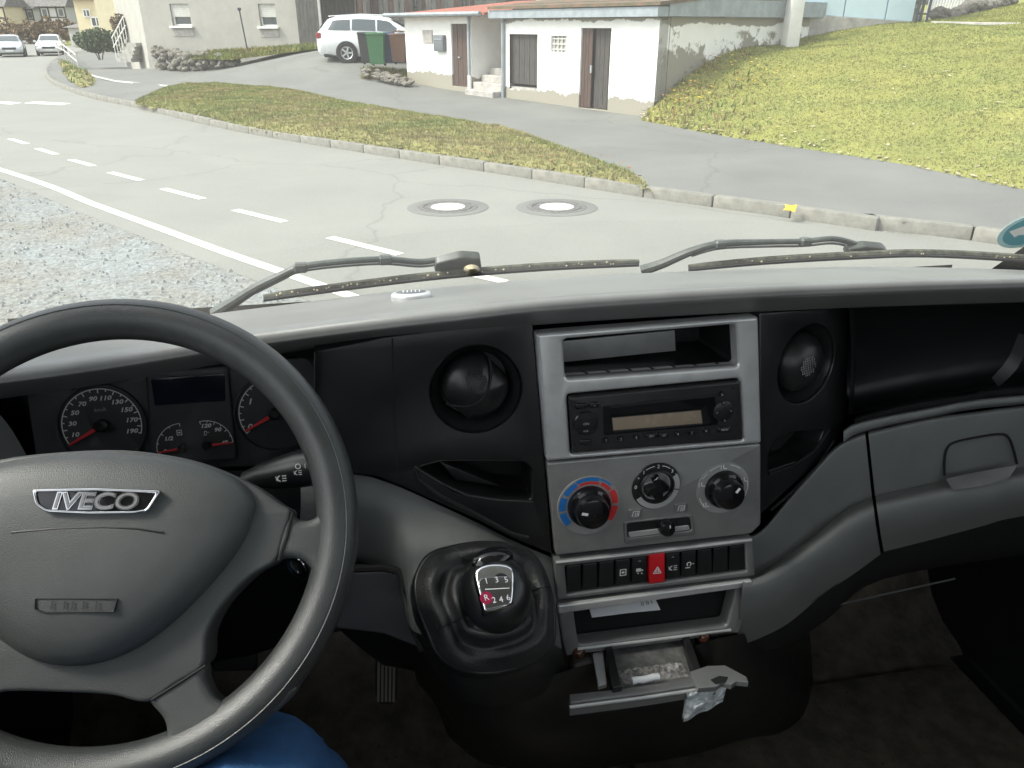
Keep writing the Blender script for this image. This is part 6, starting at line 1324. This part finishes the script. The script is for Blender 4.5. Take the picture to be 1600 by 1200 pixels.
# ---------------------------------------------------------------- driver's legs
pe = thing('person', 'seated driver in blue jeans, right knee raised below the steering wheel', 'person', V(-.24, .1, -.75))
def leg(pts): return pts
me = bpy.data.meshes.new('body'); J = [V(-.235, .0, -.70), V(-.14, .06, -.69), V(-.15, .25, -.615), V(-.135, .455, -.572), V(-.125, .52, -.65), V(-.13, .57, -.9), V(-.14, .6, -1.12), V(-.33, .06, -.69), V(-.375, .26, -.67), V(-.41, .46, -.64), V(-.41, .51, -.70), V(-.40, .56, -.92), V(-.39, .6, -1.12), V(-.235, -.06, -.55)]
RD = [.13, .1, .1, .088, .066, .062, .058, .098, .088, .072, .066, .062, .058, .135]
me.from_pydata([tuple(p - ORG[pe]) for p in J], [(0, 1), (1, 2), (2, 3), (3, 4), (4, 5), (5, 6), (0, 7), (7, 8), (8, 9), (9, 10), (10, 11), (11, 12), (0, 13)], [])
bo_ = put('body', me, pe); me.materials.append(M['denim'])
sm = bo_.modifiers.new('skin', 'SKIN'); sm.use_smooth_shade = True
for k, d in enumerate(me.skin_vertices[0].data): d.radius = (RD[k], RD[k]); d.use_root = k == 0
sb = bo_.modifiers.new('sub', 'SUBSURF'); sb.levels = 3; sb.render_levels = 3
tx = bpy.data.textures.new('cloth', 'CLOUDS'); tx.noise_scale = .05
dm = bo_.modifiers.new('folds', 'DISPLACE'); dm.texture = tx; dm.strength = .04; dm.mid_level = .5; dm.texture_coords = 'LOCAL'
for l in (-.14, -.39): mk('shoe', bevbox(V(l, .66, -1.17), (.1, .28, .09), LA, FA, UP, .035, 3), M['rubber'], pe)
st_ = thing('driver_seat', 'dark cloth driver seat under the seated person', 'seat', V(-.235, -.1, ZF))
mk('cushion', bevbox(V(-.235, .08, -.86), (.5, .5, .14), LA, FA, UP, .05, 3), M['seat_cloth'], st_); mk('base', bevbox(V(-.235, .02, -1.07), (.42, .42, .3), LA, FA, UP, .02, 2), M['void_black'], st_)
mk('backrest', bevbox(V(-.235, -.28, -.52), (.5, .14, .62), LA, FA, UP, .05, 3), M['seat_cloth'], st_)

# ---------------------------------------------------------------- wipers, emblem, sticker
def wiper(label, arm, blade, clip, bits):
    t = thing('wiper', label, 'wiper', ws(*blade[0], .03), 'windscreen wipers')
    bp = [ws(u, v, .022) for u, v in blade]; bp = [Vector(p) for p in crline(bp, 6)]
    mk('blade', tube(bp, lambda s: .0062 * (1 - .35 * abs(s * 2 - 1) ** 6), 8), M['wiper_dirty'], t)
    ru = [ws(u, v + 5, .010) for u, v in blade]; mk('rubber', tube([Vector(p) for p in crline(ru, 6)], .0028, 6), M['rubber'], t)
    ar = [Vector(p) for p in crline([ws(u, v, .045) for u, v in arm], 6)]
    mk('arm', tube(ar, lambda s: .0095 - .0048 * min(1, s * 2.2), 10), M['wiper'], t)
    ar2 = [Vector(p) for p in crline([ws(u, v + 7, .05) for u, v in arm[2:-1]], 6)]; mk('hose', tube(ar2, .0022, 6), M['wiper'], t)
    for u, v in bits: p = ws(u, v, .045); mk('hose_clip', bevbox(p, (.02, .016, .014), LA, FA, UP, .003, 1), M['wiper'], t)
    mk('blade_cap', plate(Pl(ws(clip[0][0], clip[0][1], .036), LA, FA * -.6 + UP * .8), rnd(Pl(ws(clip[0][0], clip[0][1], .036), LA, FA * -.6 + UP * .8).pts(clip), .006), -.008, .006, .003, back=True), M['wiper'], t)
    return t
wiper('left windscreen wiper with arm pivoting behind the steering wheel rim', [(335, 490), (362, 474), (400, 450), (440, 430), (470, 417), (530, 409), (600, 405), (655, 409), (690, 405), (735, 402)], [(412, 464), (560, 444), (700, 428), (850, 416), (998, 409)], [(680, 408), (720, 398), (750, 400), (753, 424), (690, 428), (678, 420)], [(470, 418), (602, 406)])
wiper('right windscreen wiper lying above the passenger side of the dash', [(1002, 423), (1035, 412), (1080, 393), (1125, 381), (1200, 378), (1256, 377), (1300, 373), (1330, 379), (1352, 388), (1372, 386)], [(1076, 417), (1200, 406), (1340, 398), (1450, 395), (1600, 403), (1760, 418)], [(1318, 396), (1325, 386), (1350, 382), (1380, 385), (1388, 394), (1340, 402)], [(1125, 382), (1258, 378)])
lv = [ws(722 + 16 * math.cos(k), 420 + 9 * math.sin(k), .02 + .006 * (k % 2)) for k in np.linspace(0, 6.28, 9)[:-1]]
cL = ws(736, 417, .008); vs = [ws(737 + 13 * math.cos(k), 421 + 8 * math.sin(k), .018) for k in np.linspace(0, 6.28, 13)[:-1]]
vs2 = [p - FA * .012 + (p - cL) * -.45 for p in vs]; mk('wiper_debris', (vs + vs2 + [cL - FA * .012], [(k, (k + 1) % 12, 12 + (k + 1) % 12, 12 + k) for k in range(12)] + [(12 + k, 12 + (k + 1) % 12, 24) for k in range(12)]), M['leaf_pale'], label='pale dead leaf lump caught on the left wiper', category='leaf')
vs, fs = [], []
for k in range(90):
    if random.random() < .65: u = random.uniform(430, 990); v = interp([(412, 464), (560, 444), (700, 428), (850, 416), (998, 409)], u)
    else: u = random.uniform(1090, 1600); v = interp([(1076, 417), (1200, 406), (1340, 398), (1450, 395), (1600, 403)], u)
    p = ws(u, v + random.uniform(-2, 6), .012); r_ = random.uniform(.0008, .0026); n0 = len(vs); vs += [p + LA * r_, p + UP * r_, p - LA * r_, p - UP * r_, p - FA * r_, p + FA * r_]; fs += [(n0 + i, n0 + (i + 1) % 4, n0 + 4) for i in range(4)] + [(n0 + i, n0 + (i + 1) % 4, n0 + 5) for i in range(4)]
mk('wiper_dirt', (vs, fs), M['leaf_pale'], kind='stuff', smooth=False, label='pale specks of dirt clinging to the wiper blades', category='dirt')
# oval emblem on the dash top
e0 = hf(643, 470, .735)
def dash_z(u, v):
    vr, vl, fl = interp(T_REAR, u), interp(T_LIP, u), interp(T_FL, u); q = (v - vr) / (vl - vr); return hf(u, v, float(np.interp(q, [0, .36, .6, .84, 1], [1.06, .86, fl + .034, fl + .006, fl])))
pC = dash_z(643, 467); pR, pL, pT, pB_ = dash_z(675, 463), dash_z(611, 471), dash_z(640, 458), dash_z(646, 475)
EP = Pl(pC + UP * .002, LA, FA - UP * .1); ra = abs(EP.at(675, 465)[0] - EP.at(611, 470)[0]) / 2; rb_ = ra * .8
em = thing('oval_emblem', 'oval silver emblem lying loose on the dash top', 'emblem', pC)
mk('base', plate(EP, circ(0, 0, ra, 40, rb_), -.002, .006, .003), M['silver_trim'], em); mk('inset', plate(EP, circ(ra * .0, rb_ * .15, ra * .74, 36, rb_ * .5), .005, .0066, .0006), M['box_grey'], em)
for k in range(5): mk('letter', bar(EP, (ra * (-.4 + .2 * k), -.1 * rb_), (ra * (-.36 + .2 * k), rb_ * .4), ra * .05, .0067), M['white_print'], em)
# round sticker on the windscreen
sc_ = ws(1606, 361, -.003); sn = (ws(1616, 361, -.003) - ws(1596, 361, -.003)); su = ws(1606, 351, -.003) - ws(1606, 371, -.003); SP_ = Pl(sc_, sn, su)
rs = (ws(1565, 361, -.003) - sc_).length; stc = thing('windscreen_sticker', 'round pale blue sticker with white arrow on the windscreen edge', 'sticker', sc_)
mk('disc', plate(SP_, circ(0, 0, rs), -.0004, .0, .0001, seg=1), M['sticker_pale'], stc); mk('field', plate(SP_, circ(0, 0, rs * .82), .0002, .0005, .0001, seg=1), M['sticker_blue'], stc)
mk('arrow', quad(SP_, [(-rs * .72, 0), (-rs * .3, rs * .34), (-rs * .22, rs * .16), (rs * .7, rs * .16), (rs * .7, -rs * .2), (-rs * .22, -rs * .2), (-rs * .3, -rs * .34)], .0009), M['white_print'], stc)
